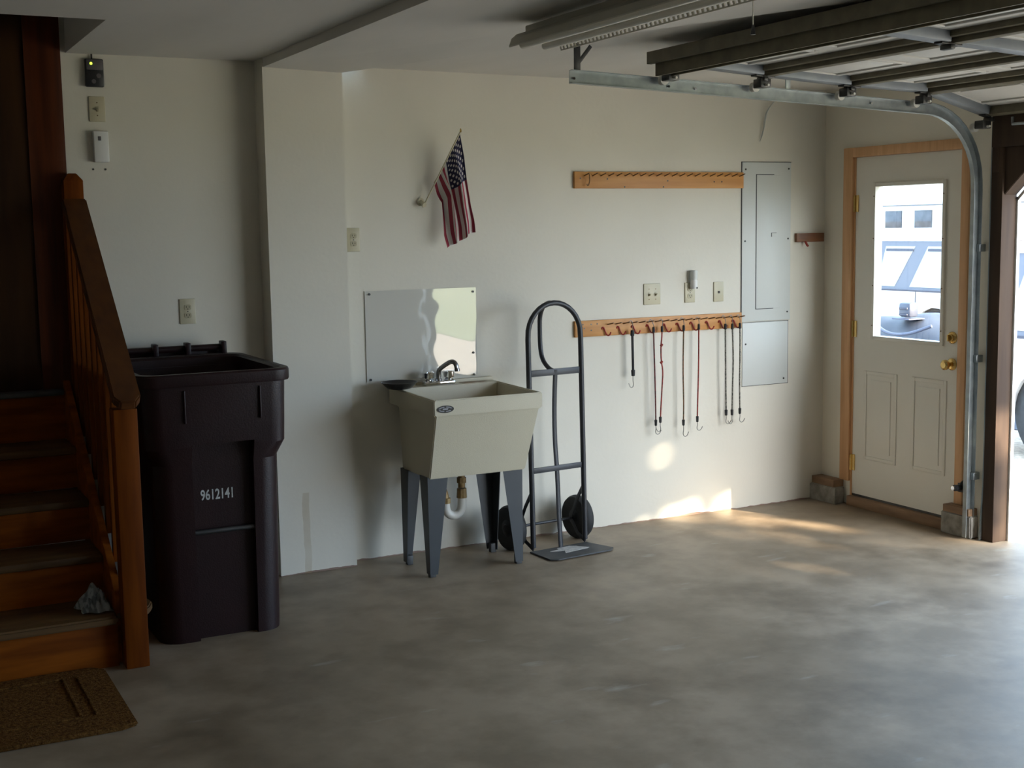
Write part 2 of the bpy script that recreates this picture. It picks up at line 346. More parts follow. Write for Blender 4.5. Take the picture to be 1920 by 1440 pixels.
def flag_material():
    """13 stripes and a starred canton, by the cloth's own UV (u along the fly, v down the hoist)"""
    m = bpy.data.materials.new('flag_cloth'); m.use_nodes = True; nt = m.node_tree; p = nt.nodes['Principled BSDF']; p.inputs['Roughness'].default_value = .8
    uv = nt.nodes.new('ShaderNodeUVMap'); sep = nt.nodes.new('ShaderNodeSeparateXYZ'); nt.links.new(uv.outputs[0], sep.inputs[0])
    def mt(op, a, b=None):
        n = nt.nodes.new('ShaderNodeMath'); n.operation = op
        for i, q in enumerate((a, b)):
            if q is None: continue
            if isinstance(q, (int, float)): n.inputs[i].default_value = q
            else: nt.links.new(q, n.inputs[i])
        return n.outputs[0]
    U, V = sep.outputs['X'], sep.outputs['Y']
    st = mt('LESS_THAN', mt('MODULO', mt('MULTIPLY', V, 13.0), 2.0), 1.0)
    def mix(f, a, b):
        n = nt.nodes.new('ShaderNodeMixRGB'); nt.links.new(f, n.inputs[0])
        for i, q in ((1, a), (2, b)):
            if isinstance(q, tuple): n.inputs[i].default_value = q
            else: nt.links.new(q, n.inputs[i])
        return n.outputs[0]
    red, white, blue = lin(.30, .030, .055), lin(.66, .62, .60), lin(.020, .018, .06)
    base = mix(st, white, red)
    can = mt('MULTIPLY', mt('LESS_THAN', U, .40), mt('LESS_THAN', V, 7/13))
    # staggered stars: 11 columns x 9 rows on a checkerboard
    cu = mt('MULTIPLY', U, 12/.40); cv = mt('MULTIPLY', V, 10/(7/13))
    iu = mt('ROUND', cu); iv = mt('ROUND', cv)
    odd = mt('LESS_THAN', mt('ABSOLUTE', mt('SUBTRACT', mt('MODULO', mt('ADD', iu, iv), 2.0), 0.0)), .5)
    d = mt('ADD', mt('POWER', mt('ABSOLUTE', mt('SUBTRACT', cu, iu)), 2.0), mt('POWER', mt('ABSOLUTE', mt('SUBTRACT', cv, iv)), 2.0))
    inner = mt('MULTIPLY', mt('MULTIPLY', mt('GREATER_THAN', iu, .5), mt('LESS_THAN', iu, 11.5)), mt('MULTIPLY', mt('GREATER_THAN', iv, .5), mt('LESS_THAN', iv, 9.5)))
    star = mt('MULTIPLY', mt('MULTIPLY', mt('LESS_THAN', d, .16), odd), inner)
    c2 = mix(star, blue, white)
    nt.links.new(mix(can, base, c2), p.inputs['Base Color'])
    return m
M['flag'] = flag_material()

# ---------------------------------------------------------------- the room
XR, XO = 5.507, 5.60                # inner and outer face of the right wall
struct(MB().box(-1.3, XO, -8.2, .04, -.12, 0).build('floor', M['floor'], smooth=0))
b = MB()
b.box(.86, 1.90, .04, .2, 0, 2.62).box(-.05, .86, .04, .2, 0, 1.0).box(-1.3, -.05, .04, .2, 0, 3.35).box(-.05, .86, .04, .2, 3.05, 3.35).box(.86, 1.05, .04, .2, 2.62, 3.35)
b.box(1.895, 2.305, -.1, .2, 0, 2.62).box(2.305, 5.60, 0, .2, 0, 2.62)
struct(b.build('wall_back', M['wall'], smooth=0))
struct(MB().box(-1.42, -1.3, -8.3, .2, 0, 2.62).build('wall_left', M['dim_wall'], smooth=0))
struct(MB().box(-1.3, 5.60, -8.32, -8.2, 0, 2.62).build('wall_front', M['dim_wall'], smooth=0))
DY0, DY1 = -1.155, -.262           # entry-door opening
GY0, GY1 = -6.30, -1.40            # garage opening
b = MB()
b.box(XR, XO, DY1, .0, 0, 2.62).box(XR, XO, DY0, DY1, 2.15, 2.62).box(XR, XO, GY1, DY0, 0, 2.62).box(XR, XO, GY0, GY1, 2.13, 2.62).box(XR, XO, -8.2, GY0, 0, 2.62)
struct(b.build('wall_right', M['wall_brightened'], smooth=0))
# ceiling: upper part on the left with the stair opening, lower part on the right
zl = 2.59
b = MB()
b.box(-1.3, 1.90, -8.2, -1.0, zl, zl+.1).box(-1.3, -.1, -1.0, .04, zl, zl+.1).box(1.0, 1.90, -1.0, .04, zl, zl+.1)
V = [(1.90, -8.2, 2.545), (5.60, -8.2, 2.565), (5.60, 0, 2.555), (2.45, 0, 2.577), (2.30, -.1, 2.534), (1.90, -.1, 2.546), (1.90, .04, 2.548), (2.31, .0, 2.548)]
b.faces(V + [(x, y, 2.70) for x, y, z in V], [(0, 1, 2, 3, 4, 5), (8, 13, 12, 11, 10, 9), (5, 4, 7, 6)] + [(0, 8, 9, 1), (1, 9, 10, 2), (2, 10, 11, 3), (0, 5, 13, 8), (5, 6, 14, 13)])
b.box(1.0, 1.08, -1.08, .04, zl+.1, 3.35).box(-.18, -.1, -1.08, .04, zl+.1, 3.35).box(-.18, 1.08, -1.08, -1.0, zl+.1, 3.35).box(-.18, 1.08, -1.08, .04, 3.35, 3.45)
struct(b.build('ceiling', M['ceil'], smooth=0))
# stubs of foundation wall with timber sills beside the entry door
struct(MB().prism([(5.405, 0), (5.507, 0), (5.507, -.215), (5.418, -.235)], 'z', 0, .105, .006).build('trim_1', M['block']))
struct(MB().box(5.425, 5.507, -.205, -.0, .105, .15, .003).build('trim_2', M['sill_wood']))
struct(MB().prism([(5.437, -1.09), (5.507, -1.06), (5.507, -1.30), (5.445, -1.30)], 'z', 0, .125, .006).build('trim_3', M['block']))
struct(MB().box(5.44, 5.507, -1.29, -1.10, .125, .165, .003).build('trim_4', M['sill_wood']))
# rough jambs and header of the garage opening, clipped corner brace, pale outer stops
struct(MB().box(5.485, XO-.005, GY1-.022, GY1+.055, 0, 2.13, .003).build('trim_5', M['frame_wood']))
b = MB().box(5.475, 5.507, GY0, GY1+.05, 2.13, 2.30, .003).box(5.48, 5.507, GY0, GY1+.09, 2.36, 2.45, .003)
struct(b.build('trim_6', M['frame_wood']))
struct(MB().prism([(GY1, 1.86), (GY1, 2.13), (GY1-.30, 2.13)], 'x', 5.50, 5.594, .003).build('trim_7', M['frame_wood']))
struct(MB().box(5.590, 5.612, GY1-.034, GY1-.021, 0, 1.87).prism([(GY1-.034, 1.85), (GY1-.021, 1.86), (GY1-.30, 2.13), (GY1-.316, 2.12)], 'x', 5.590, 5.612).build('trim_8', M['siding']))
struct(MB().box(5.48, 5.507, GY1+.005, GY1+.05, 2.0, 2.42, .003).build('trim_9', M['frame_wood']))
struct(MB().box(5.45, XO, GY0-.05, GY0, 0, 2.13, .003).build('trim_10', M['siding']))

# ---------------------------------------------------------------- entry door (white, half-glazed) in the right wall
d1 = struct(thing('door_1', 'white half-glazed entry door in pine casing beside the garage opening', 'door', (XR, -.7, 0)))
b = MB()
sx0, sx1 = 5.512, 5.552; Y0, Y1, Z0, Z1 = -1.142, -.275, .075, 2.135
wy0, wy1, wz0, wz1 = -1.008, -.430, 1.045, 1.978
b.box(sx0, sx1, Y0, wy0, Z0, Z1).box(sx0, sx1, wy1, Y1, Z0, Z1).box(sx0, sx1, wy0, wy1, Z0, wz0).box(sx0, sx1, wy0, wy1, wz1, Z1)
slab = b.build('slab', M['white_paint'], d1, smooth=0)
def frame_loop(x0, x1, y0, y1, z0, z1, wd):
    return MB().box(x0, x1, y0, y0+wd, z0, z1, .002).box(x0, x1, y1-wd, y1, z0, z1, .002).box(x0, x1, y0+wd, y1-wd, z0, z0+wd, .002).box(x0, x1, y0+wd, y1-wd, z1-wd, z1, .002)
for (py0, py1) in ((-.650, -.372), (-1.040, -.772)):
    f = frame_loop(5.507, 5.514, py0, py1, .305, .85, .022)
    f.prism([(py0+.05, .355), (py1-.05, .355), (py1-.05, .80), (py0+.05, .80)], 'x', 5.508, 5.514, .002)
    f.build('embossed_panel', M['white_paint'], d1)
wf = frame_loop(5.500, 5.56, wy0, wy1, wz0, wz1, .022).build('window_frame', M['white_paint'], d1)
for yy in (wy1-.012, wy0+.012):
    for zz in (1.13, 1.37, 1.65, 1.90): MB().cyl((5.500, yy, zz), (5.498, yy, zz), .004, seg=8).build('screw', M['nail'], wf)
MB().box(5.528, 5.532, wy0+.02, wy1-.02, wz0+.02, wz1-.02).build('glass_pane', M['glass'], d1, smooth=0, label='clear glass pane')
for nm, z, rr in (('deadbolt', 1.098, .027), ('door_knob', .948, .024)):
    q = MB().lathe((5.512, -1.075, z), [(.034, 0), (.034, .006), (.028, .012), (.014, .016)], 28, Matrix.Rotation(math.radians(-90), 3, 'Y'))
    if nm == 'door_knob': q.lathe((5.512, -1.075, z), [(.012, .01), (.012, .03), (.022, .038), (.029, .05), (.028, .062), (.018, .070), (.004, .072)], 28, Matrix.Rotation(math.radians(-90), 3, 'Y'))
    else: q.lathe((5.512, -1.075, z), [(.022, .01), (.022, .022), (.017, .026)], 28, Matrix.Rotation(math.radians(-90), 3, 'Y')).box(5.470, 5.49, -1.079, -1.071, z-.018, z+.018, .002)
    q.build(nm, M['brass'], d1, label='polished brass '+nm.replace('_', ' '))
for z in (1.86, 1.10, .27):
    MB().cyl((5.503, -.270, z-.05), (5.503, -.270, z+.05), .007, seg=12).box(5.506, 5.511, -.300, -.27, z-.05, z+.05).build('hinge', M['brass'], d1)
b = MB().box(5.490, 5.511, -.262, -.182, .15, 2.195, .003).box(5.490, 5.511, -1.188, -1.130, .165, 2.195, .003).box(5.4895, 5.511, -1.13, -.262, 2.137, 2.195, .003)
b.box(5.507, 5.598, -.275, -.262, .05, 2.15).box(5.507, 5.598, -1.155, -1.142, .05, 2.15).box(5.507, 5.598, -1.155, -.262, 2.137, 2.15)
b.build('casing', M['pine'], d1, label='bare pine casing')
MB().box(5.480, 5.61, -1.15, -.262, .0, .060, .003).build('sill', M['sill_wood'], d1)
MB().box(5.515, 5.60, -1.142, -.275, .060, .074).build('threshold', M['darksteel'], d1)

# ---------------------------------------------------------------- house door at the top of the stairs
d2 = struct(thing('door_2', 'dark stained wooden house door at the top of the stairs', 'door', (.40, .04, 1.0)))
b = MB().box(-.05, .862, .045, .09, 1.01, 3.06)
b.build('slab', M['dark_door'], d2)
b = MB().box(.56, .70, .044, .052, 1.25, 1.9, .004).box(.12, .46, .044, .052, 1.25, 1.9, .004).box(.12, .70, .044, .052, 2.05, 2.5, .004)
b = MB().prism([(.815, .04), (.86, .04), (.975, .04), (.975, .022), (.955, .018), (.90, .022), (.86, .03), (.83, .032), (.815, .032)], 'z', 1.0, 3.05, .0)
b.build('casing', M['door_casing'], d2)
MB().box(-.05, .90, -.03, .06, 1.0, 1.025, .006).build('threshold', M['plate_metal'], d2, label='grey metal threshold')

# ---------------------------------------------------------------- staircase
st = thing('staircase', 'orange-stained wooden stairs with handrail at the left, below the dark door', 'stairs', (.45, -.55, 0))
nos = [(-1.125, .215), (-.835, .410), (-.555, .595), (-.275, .788)]
zprev = 0.0
for i, (y, z) in enumerate(nos):
    MB().box(-.05, .905, y+.03, y+.05, zprev, z-.034, .001).build('riser', M['stair_h'], st)
    x1 = 1.07 if i == 0 else .905
    bb = MB()
    if i == 0:
        bb.prism([(-.06, -1.06), (-.06, y), (.905, y), (.905, -1.06)], 'z', z-.034, z, .008)
        bb.prism([(.905, -1.062), (.905, -.80), (1.055, -.80), (1.072, -.97), (1.05, -1.03), (1.03, -1.062)], 'z', z-.034, z, .006)
        bb.box(-.06, .905, -1.07, -.80, z-.034, z, .002)
    else: bb.box(-.06, .905, y, y+.31, z-.034, z, .010)
    bb.build('tread', M['tread'], st)
    zprev = z
MB().box(-.05, .905, .010, .036, zprev, 1.0, .001).build('riser', M['stair_h'], st)
MB().prism([(-1.06, .0), (-1.06, .30), (.03, 1.07), (.03, .66), (-.90, 0)], 'x', .905, .935, .002).build('stringer', M['stair_h'], st)
MB().prism([(-1.06, .0), (-1.06, .26), (.03, 1.03), (.03, .66), (-.90, 0)], 'x', -.085, -.055, .002).build('stringer', M['stair_h'], st)
MB().box(.920, 1.013, -1.165, -1.075, 0, 1.060, .004).build('newel_post', M['stair_v'], st)
n2 = MB()
xx0, xx1, yy0, yy1 = .945, 1.033, -.06, .02
n2.box(xx0, xx1, yy0, yy1, .80, 1.995, .003)
n2.loops([[(xx0, yy0, 1.99), (xx1, yy0, 1.99), (xx1, yy1, 1.99), (xx0, yy1, 1.99)], [(xx0, yy0, 2.0), (xx1, yy0, 2.0), (xx1, yy1, 2.0), (xx0, yy1, 2.0)], [(xx0+.026, yy0+.02, 2.033), (xx1-.026, yy0+.02, 2.033), (xx1-.026, yy1-.02, 2.033), (xx0+.026, yy1-.02, 2.033)]], bev=.002)
n2.build('newel_post', M['stair_v'], st)
# handrail: a flat board laid up the slope with a rounded lower end
A = Vector((.967, -1.235, 1.098)); Bv = Vector((.988, -.06, 1.918)); D = (Bv-A); ln = D.length; D.normalize()
Xv = Vector((1, 0, 0)); Nv = Xv.cross(D).normalized(); Xv = D.cross(Nv).normalized()
R = Matrix((Xv, D, Nv)).transposed()
hw = .054
poly = [(-hw, ln), (hw, ln), (hw, .035), (hw*.55, .0), (-hw*.55, .0), (-hw, .035)]
t = MB().prism(poly, 'z', -.042, 0, .006); t.bm.transform(Matrix.Translation(A) @ R.to_4x4())
t.build('handrail', M['rail'], st)
for k in range(7):
    y = -.98 + k*.135
    f = (y-A.y)/(Bv.y-A.y); zt = A.z + f*(Bv.z-A.z) - .05; zb = .38 + (y+.98)*.705
    MB().box(.944, .978, y-.017, y+.017, zb-.10, zt, .002).build('baluster', M['stair_v'], st)

# crumpled rag on the bottom tread
def blob_cloth(c, rx, ry, rz, seed, n=56):
    rng = random.Random(seed); ph = [rng.uniform(0, 6.3) for _ in range(8)]
    vs = []; fs = []
    for i in range(n+1):
        for j in range(n+1):
            u = i/n*2-1; v = j/n*2-1; r = max(abs(u), abs(v)); e = max(0, 1-r**2.2)
            h = e*(.50+.28*math.sin(3*u+ph[0]+2*v)*math.sin(2.6*v+ph[1])) + .13*math.sin(9*u+ph[2]+3*math.sin(3*v+ph[4]))*e + .06*math.sin(14*v+4*u+ph[3])*e
            wob = 1+.14*math.sin(3*math.atan2(v, u)+ph[5])+.09*math.sin(7*math.atan2(v, u)+ph[6])
            vs.append((c[0]+u*rx*wob, c[1]+v*ry*wob, c[2]+.003+max(0, h)*rz))
    for i in range(n):
        for j in range(n):
            a = i*(n+1)+j; fs.append((a, a+n+1, a+n+2, a+1))
    return MB().faces(vs, fs, .002)
tag(blob_cloth((.838, -.955, .217), .062, .085, .115, 5).build('rag', M['rag'], smooth=60), 'crumpled grey striped rag on the bottom stair tread', 'rag')

# doormat
dm = thing('doormat', 'brown coir doormat on the concrete at the foot of the stairs', 'mat', (.40, -1.45, 0))
pm = [(-.15, -1.795), (-.15, -1.10), (.790, -1.10), (.838, -1.15), (.838, -1.80), (.78, -1.825), (-.10, -1.815)]
MB().prism(pm, 'z', 0, .016, .006).build('pile', M['coir'], dm)
g = MB()
for x in (.66, .715): g.box(x, x+.012, -1.66, -1.20, .015, .021, .003)
g.box(-.10, .66, -1.212, -1.20, .015, .021, .003)
g.box(-.10, .66, -1.672, -1.66, .015, .021, .003)
g.build('woven_ridge', M['coir'], dm)

# ---------------------------------------------------------------- refuse cart
def rrect(x0, x1, y0, y1, r, z, n=6):
    P = []
    for cx, cy, a0 in ((x1-r, y1-r, 0), (x0+r, y1-r, 90), (x0+r, y0+r, 180), (x1-r, y0+r, 270)):
        for k in range(n+1):
            a = math.radians(a0+90*k/n); P.append((cx+r*math.cos(a), cy+r*math.sin(a), z))
    return P
cart = thing('refuse_cart', 'dark maroon wheeled refuse cart with open top between the stairs and the pilaster', 'trash can', (1.38, -.55, 0))
L = [rrect(1.115, 1.648, -.945, -.30, .09, 0), rrect(1.113, 1.650, -.947, -.28, .09, .06), rrect(1.105, 1.658, -.953, -.24, .085, .775), rrect(1.078, 1.690, -.975, -.22, .08, .845),
     rrect(1.068, 1.698, -.982, -.20, .08, 1.12), rrect(1.085, 1.681, -.965, -.217, .075, 1.12), rrect(1.10, 1.668, -.95, -.24, .075, .845), rrect(1.13, 1.63, -.925, -.27, .075, .775), rrect(1.14, 1.62, -.92, -.30, .07, .04)]
body = MB(); body.loops(L)
body_o = body.build('body', M['maroon'], cart)
# hollow front between the two corner legs
bpy.context.view_layer.update()
cut = MB().prism([(1.275, .02-.03), (1.530, -.01), (1.536, .862), (1.268, .862)], 'y', -1.2, -.905, .0)
cutter = cut.build('cut', M['maroon'], cart)
md = body_o.modifiers.new('b', 'BOOLEAN'); md.operation = 'DIFFERENCE'; md.object = cutter; md.solver = 'EXACT'
bpy.context.view_layer.update()
dg = bpy.context.evaluated_depsgraph_get(); me = bpy.data.meshes.new_from_object(body_o.evaluated_get(dg)); body_o.modifiers.clear(); old = body_o.data; body_o.data = me
bpy.data.objects.remove(cutter)
bz = bmesh.new(); bz.from_mesh(me); bmesh.ops.triangulate(bz, faces=[f for f in bz.faces if len(f.verts) > 4])
for f in bz.faces: f.smooth = True
for e_ in bz.edges:
    if len(e_.link_faces) != 2 or e_.calc_face_angle(0) > .35: e_.smooth = False
bz.to_mesh(me); bz.free()
MB().prism([(1.262, .0), (1.545, .0), (1.545, .868), (1.262, .868)], 'y', -.908, -.89).build('front_panel', M['maroon'], cart)
MB().loops([rrect(1.050, 1.712, -1.000, -.125, .085, 1.112), rrect(1.047, 1.715, -1.003, -.122, .087, 1.120), rrect(1.047, 1.715, -1.003, -.122, .087, 1.158), rrect(1.052, 1.710, -.998, -.127, .083, 1.166), rrect(1.078, 1.684, -.972, -.20, .078, 1.166), rrect(1.085, 1.677, -.965, -.21, .075, 1.155), rrect(1.085, 1.677, -.965, -.215, .075, 1.112)], False, False).build('rim', M['maroon'], cart)
for x in (1.242, 1.566): MB().box(x-.004, x+.004, -.990, -.975, .955, 1.095, .003).build('rib', M['maroon'], cart)
MB().cyl((1.262, -.925, .472), (1.538, -.925, .472), .011).build('catch_bar', M['darksteel'], cart, label='grey metal catch bar')
hb = MB().cyl((1.10, -.085, 1.192), (1.655, -.085, 1.192), .016, seg=16)
for x in (1.315, 1.47, 1.645): hb.box(x-.012, x+.012, -.13, -.066, 1.150, 1.222, .004)
hb.box(1.105, 1.13, -.13, -.066, 1.150, 1.222, .004)
hb.build('handle', M['maroon'], cart)
MB().box(1.09, 1.665, -.055, -.02, .42, 1.185, .012).box(1.14, 1.615, -.066, -.05, .5, 1.12, .008).build('lid', M['maroon'], cart)
for x in (1.150, 1.615):
    MB().cyl((x-.03, -.22, .125), (x+.03, -.22, .125), .125, seg=32, bev=.012).build('wheel', M['rubber'], cart)
MB().cyl((1.12, -.22, .125), (1.645, -.22, .125), .011).build('axle', M['darksteel'], cart)
# stencilled number
cu = bpy.data.curves.new('n', 'FONT'); cu.body = '9612141'; cu.size = .066; cu.space_character = 1.02; cu.offset = .0012; cu.extrude = .0006; cu.resolution_u = 4
to = bpy.data.objects.new('n', cu); COL.objects.link(to); bpy.context.view_layer.update()
dg = bpy.context.evaluated_depsgraph_get(); me = bpy.data.meshes.new_from_object(to.evaluated_get(dg)); bpy.data.objects.remove(to)
xs = [v.co.x for v in me.vertices]; ys = [v.co.y for v in me.vertices]
sx = .140/(max(xs)-min(xs)); sy = .047/(max(ys)-min(ys)); mx, my = min(xs), min(ys)
for v in me.vertices: v.co = Vector((1.310+(v.co.x-mx)*sx-1.38, -.9095+v.co.z*.5+.55, .606+(v.co.y-my)*sy))
M['stencil'] = mat('white_stencil', lin(.62, .62, .60), .6, col2=lin(.42, .42, .40), scale=(60, 60, 60)); me.materials.append(M['stencil'])
no = bpy.data.objects.new('stencilled_number', me); COL.objects.link(no); no.parent = cart; no['label'] = 'white stencilled number 9612141'

# ---------------------------------------------------------------- small wall fittings
def plate(name, label, cat, x, y, z, w_, h, group=None):
    t = thing(name, label, cat, (x, y, z), group)
    MB().box(x-w_/2, x+w_/2, y-.007, y, z-h/2, z+h/2, .003).build('cover_plate', M['ivory'], t)
    return t
def duplex(t, x, y, z):
    for dz in (.020, -.020):
        f = MB().prism([(x-.017, z+dz-.008), (x-.010, z+dz-.014), (x+.010, z+dz-.014), (x+.017, z+dz-.008), (x+.017, z+dz+.008), (x+.010, z+dz+.014), (x-.010, z+dz+.014), (x-.017, z+dz+.008)], 'y', y-.0095, y-.006, .0008).build('receptacle', M['ivory_dark'], t)
        s = MB().box(x-.0085, x-.0060, y-.0102, y-.009, z+dz-.002, z+dz+.007).box(x+.0060, x+.0085, y-.0102, y-.009, z+dz-.002, z+dz+.006).cyl((x, y-.0102, z+dz-.008), (x, y-.009, z+dz-.008), .0025, seg=10)
        s.build('slot', M['slot'], f)
    MB().cyl((x, y-.0085, z), (x, y-.006, z), .003, seg=10).build('screw', M['screw'], t)
def toggle(t, x, y, z, up=True):
    MB().box(x-.0055, x+.0055, y-.0085, y-.006, z-.012, z+.012).build('slot', M['ivory_dark'], t)
    q = Matrix.Rotation(math.radians(28 if up else -28), 3, 'X')
    MB().obox((x, y-.012, z+(.004 if up else -.004)), .009, .020, .009, q, .001).build('toggle', M['ivory_dark'], t)
    for dz in (.030, -.030): MB().cyl((x, y-.0085, z+dz), (x, y-.006, z+dz), .003, seg=10).build('screw', M['nail'], t)

# garage-door wall control, light switch and white box, one above another at the left
t = thing('opener_wall_control', 'black and grey garage door opener button with lit green lamp, near the ceiling at left', 'control button', (1.125, .04, 2.435))
MB().box(1.082, 1.166, .012, .04, 2.437, 2.566, .006).build('housing', M['black'], t)
MB().box(1.087, 1.161, .006, .014, 2.514, 2.561, .004).build('push_bar', M['charcoal'], t)
MB().cyl((1.108, .004, 2.543), (1.108, .008, 2.543), .006, seg=12).build('indicator_lamp', M['led'], t, label='lit green lamp')
MB().cyl((1.142, .010, 2.488), (1.142, .014, 2.488), .011, seg=18).cyl((1.118, .010, 2.462), (1.118, .014, 2.462), .010, seg=18).build('button', M['charcoal'], t)
MB().tube([(1.116, .03, 2.562), (1.116, .03, 2.589)], .004).build('cable', M['black'], t)
t = plate('light_switch', 'ivory single light switch below the black opener button', 'light switch', 1.130, .04, 2.336, .074, .118); toggle(t, 1.130, .04, 2.336, False)
t = thing('door_chime_box', 'white plastic box on the wall below the ivory switch at left', 'wall box', (1.128, .04, 2.16))
MB().box(1.102, 1.170, .004, .04, 2.088, 2.232, .005).build('housing', M['white_plastic'], t)
MB().box(1.122, 1.136, .001, .006, 2.188, 2.208, .002).build('button', M['charcoal'], t)
for x, nm in ((1.098, 'left of the two small screws in the wall under the white box'), (1.155, 'right of the two small screws in the wall under the white box')):
    tag(MB().cyl((x, .036, 2.056), (x, .045, 2.056), .0045, seg=10).build('wall_screw', M['screw']), nm, 'screw')
t = plate('wall_outlet', 'ivory duplex outlet above the maroon refuse cart', 'electrical outlet', 1.512, .04, 1.365, .078, .124); duplex(t, 1.512, .04, 1.365)
t = plate('wall_outlet', 'ivory duplex outlet against the pilaster corner, left of the flag', 'electrical outlet', 2.374, 0, 1.70, .072, .122); duplex(t, 2.374, 0, 1.70)
t = plate('light_switch', 'wide ivory double light switch above the lower hook rail', 'light switch', 4.214, 0, 1.350, .116, .122); toggle(t, 4.191, 0, 1.350, False); toggle(t, 4.237, 0, 1.350, False)
t = plate('wall_outlet', 'ivory outlet with a white flashlight plugged in, above the lower hook rail', 'electrical outlet', 4.481, 0, 1.349, .072, .118); duplex(t, 4.481, 0, 1.349)
t = plate('wall_jack', 'single ivory jack plate nearest the breaker panel', 'wall plate', 4.690, 0, 1.347, .072, .118)
MB().box(4.683, 4.697, -.010, -.006, 1.337, 1.351, .001).build('jack', M['slot'], t)
t = thing('plug_in_flashlight', 'white clear-topped rechargeable flashlight plugged into the middle outlet', 'flashlight', (4.492, -.02, 1.40))
MB().cyl((4.492, -.030, 1.372), (4.492, -.030, 1.425), .021, seg=20, bev=.004).box(4.476, 4.508, -.028, -.0105, 1.372, 1.40, .003).build('charger_body', M['white_plastic'], t)
MB().cyl((4.492, -.030, 1.425), (4.492, -.030, 1.482), .020, .022, seg=20, bev=.004).build('torch_head', M['panel'], t)
MB().cyl((4.500, -.053, 1.378), (4.500, -.049, 1.378), .005, seg=10).build('lens', M['slot'], t)

# breaker panel with its cover below
t = thing('breaker_panel', 'flush white breaker panel cover with a narrow door on the back wall', 'electrical panel', (5.05, 0, 1.16))
MB().box(4.861, 5.232, -.007, 0, 1.156, 2.118, .004).build('cover', M['panel'], t)
dd = MB().box(4.968, 5.150, -.010, -.006, 1.232, 2.042, .002).build('door', M['panel'], t)
MB().box(4.963, 4.968, -.0085, -.006, 1.228, 2.046).box(4.963, 5.10, -.0085, -.006, 2.042, 2.046).box(4.963, 5.10, -.0085, -.006, 1.228, 1.232).build('door_gap', M['seam'], t)
MB().box(4.8575, 4.861, -.0055, 0, 1.156, 2.118).box(4.8575, 5.232, -.0055, 0, 2.118, 2.1205).build('cover_gap', M['seam'], t)
MB().box(5.082, 5.118, -.0125, -.009, 1.668, 1.690, .001).build('latch', M['panel'], dd)
MB().box(5.078, 5.082, -.0122, -.009, 1.668, 1.690).box(5.078, 5.118, -.0122, -.009, 1.690, 1.6925).build('latch_gap', M['seam'], dd)
for x, z in ((4.885, 2.075), (5.212, 2.08), (4.882, 1.645), (5.21, 1.655), (5.208, 1.205)):
    MB().cyl((x, -.010, z), (x, -.006, z), .0055, seg=10).build('screw', M['screw'], t)
t = thing('panel_cover', 'plain white square access cover below the breaker panel', 'access panel', (5.04, 0, .76))
MB().box(4.868, 5.218, -.005, 0, .760, 1.148, .002).build('cover', M['panel'], t)
MB().box(4.868, 5.222, -.0045, 0, .7575, .760).box(5.218, 5.2205, -.0045, 0, .760, 1.148).box(4.868, 5.222, -.0045, 0, 1.1485, 1.1512).build('cover_gap', M['seam'], t)
for x, z in ((4.892, 1.018), (5.186, .790)): MB().cyl((x, -.008, z), (x, -.004, z), .0055, seg=10).build('screw', M['screw'], t)

# brown key block
t = thing('key_rack', 'small dark brown wooden key block on the wall right of the breaker panel', 'key holder', (5.37, 0, 1.63))
MB().box(5.268, 5.484, -.022, 0, 1.632, 1.686, .002).build('board', M['brown_block'], t)
MB().tube([(5.336, -.02, 1.634), (5.336, -.03, 1.622), (5.336, -.036, 1.612), (5.344, -.040, 1.606)], .007, 8, smooth=1).build('hook', M['red_vinyl'], t)

# ---------------------------------------------------------------- peg rails
def rail_nails(t, xs, z, rise, ln):
    for x in xs: MB().cyl((x, -.016, z), (x+.004, -.016-ln, z+rise), .0035, seg=8).build('nail', M['nail'], t)
t = thing('peg_rail', 'upper pine peg rail with a row of nails and no hooks', 'peg rail', (4.28, 0, 1.95), 'pine peg rails on the back wall')
ang = math.atan2(-.003, 1.17)
MB().box(3.692, 4.862, -.019, 0, 1.962, 2.056, .002).build('board', M['pine_h'], t)
rail_nails(t, [3.755+i*.0538 for i in range(21)], 2.032, .013, .050)
MB().tube([(3.762, -.060, 2.038), (3.768, -.055, 2.03), (3.774, -.045, 2.0), (3.766, -.04, 1.972), (3.756, -.042, 1.985)], .003, 8, smooth=2).build('wire_hook', M['nail'], t)
for x, z in ((3.728, 2.018), (3.788, 2.020), (3.905, 2.015), (4.02, 1.970), (4.315, 2.005), (4.285, 1.970), (4.645, 2.0), (4.70, 2.0)): MB().cyl((x, -.0205, z), (x, -.0185, z), .0045, seg=8).build('screw', M['screw'], t)
t = thing('peg_rail', 'lower pine peg rail with red hooks holding bungee cords', 'peg rail', (4.28, 0, 1.10), 'pine peg rails on the back wall')
MB().box(3.686, 4.852, -.019, 0, 1.124, 1.216, .002).build('board', M['pine_h'], t)
rail_nails(t, [3.90+i*.0545 for i in range(18)], 1.188, .012, .062)
for x in (3.873, 3.973, 4.072, 4.174, 4.29, 4.384, 4.483, 4.595, 4.69, 4.79):
    z = 1.150
    MB().tube([(x-.012, -.018, z+.012), (x-.012, -.022, z+.022), (x-.002, -.024, z+.024), (x+.004, -.026, z+.004), (x+.012, -.032, z-.022), (x+.026, -.040, z-.024), (x+.034, -.044, z-.004)], .0042, 8, smooth=2).build('hook', M['red_vinyl'], t)
for x, z in ((3.722, 1.170), (3.735, 1.195), (3.745, 1.172), (3.79, 1.194), (3.79, 1.160), (3.83, 1.195)): MB().cyl((x, -.0205, z), (x, -.0185, z), .0045, seg=8).build('screw', M['screw'], t)

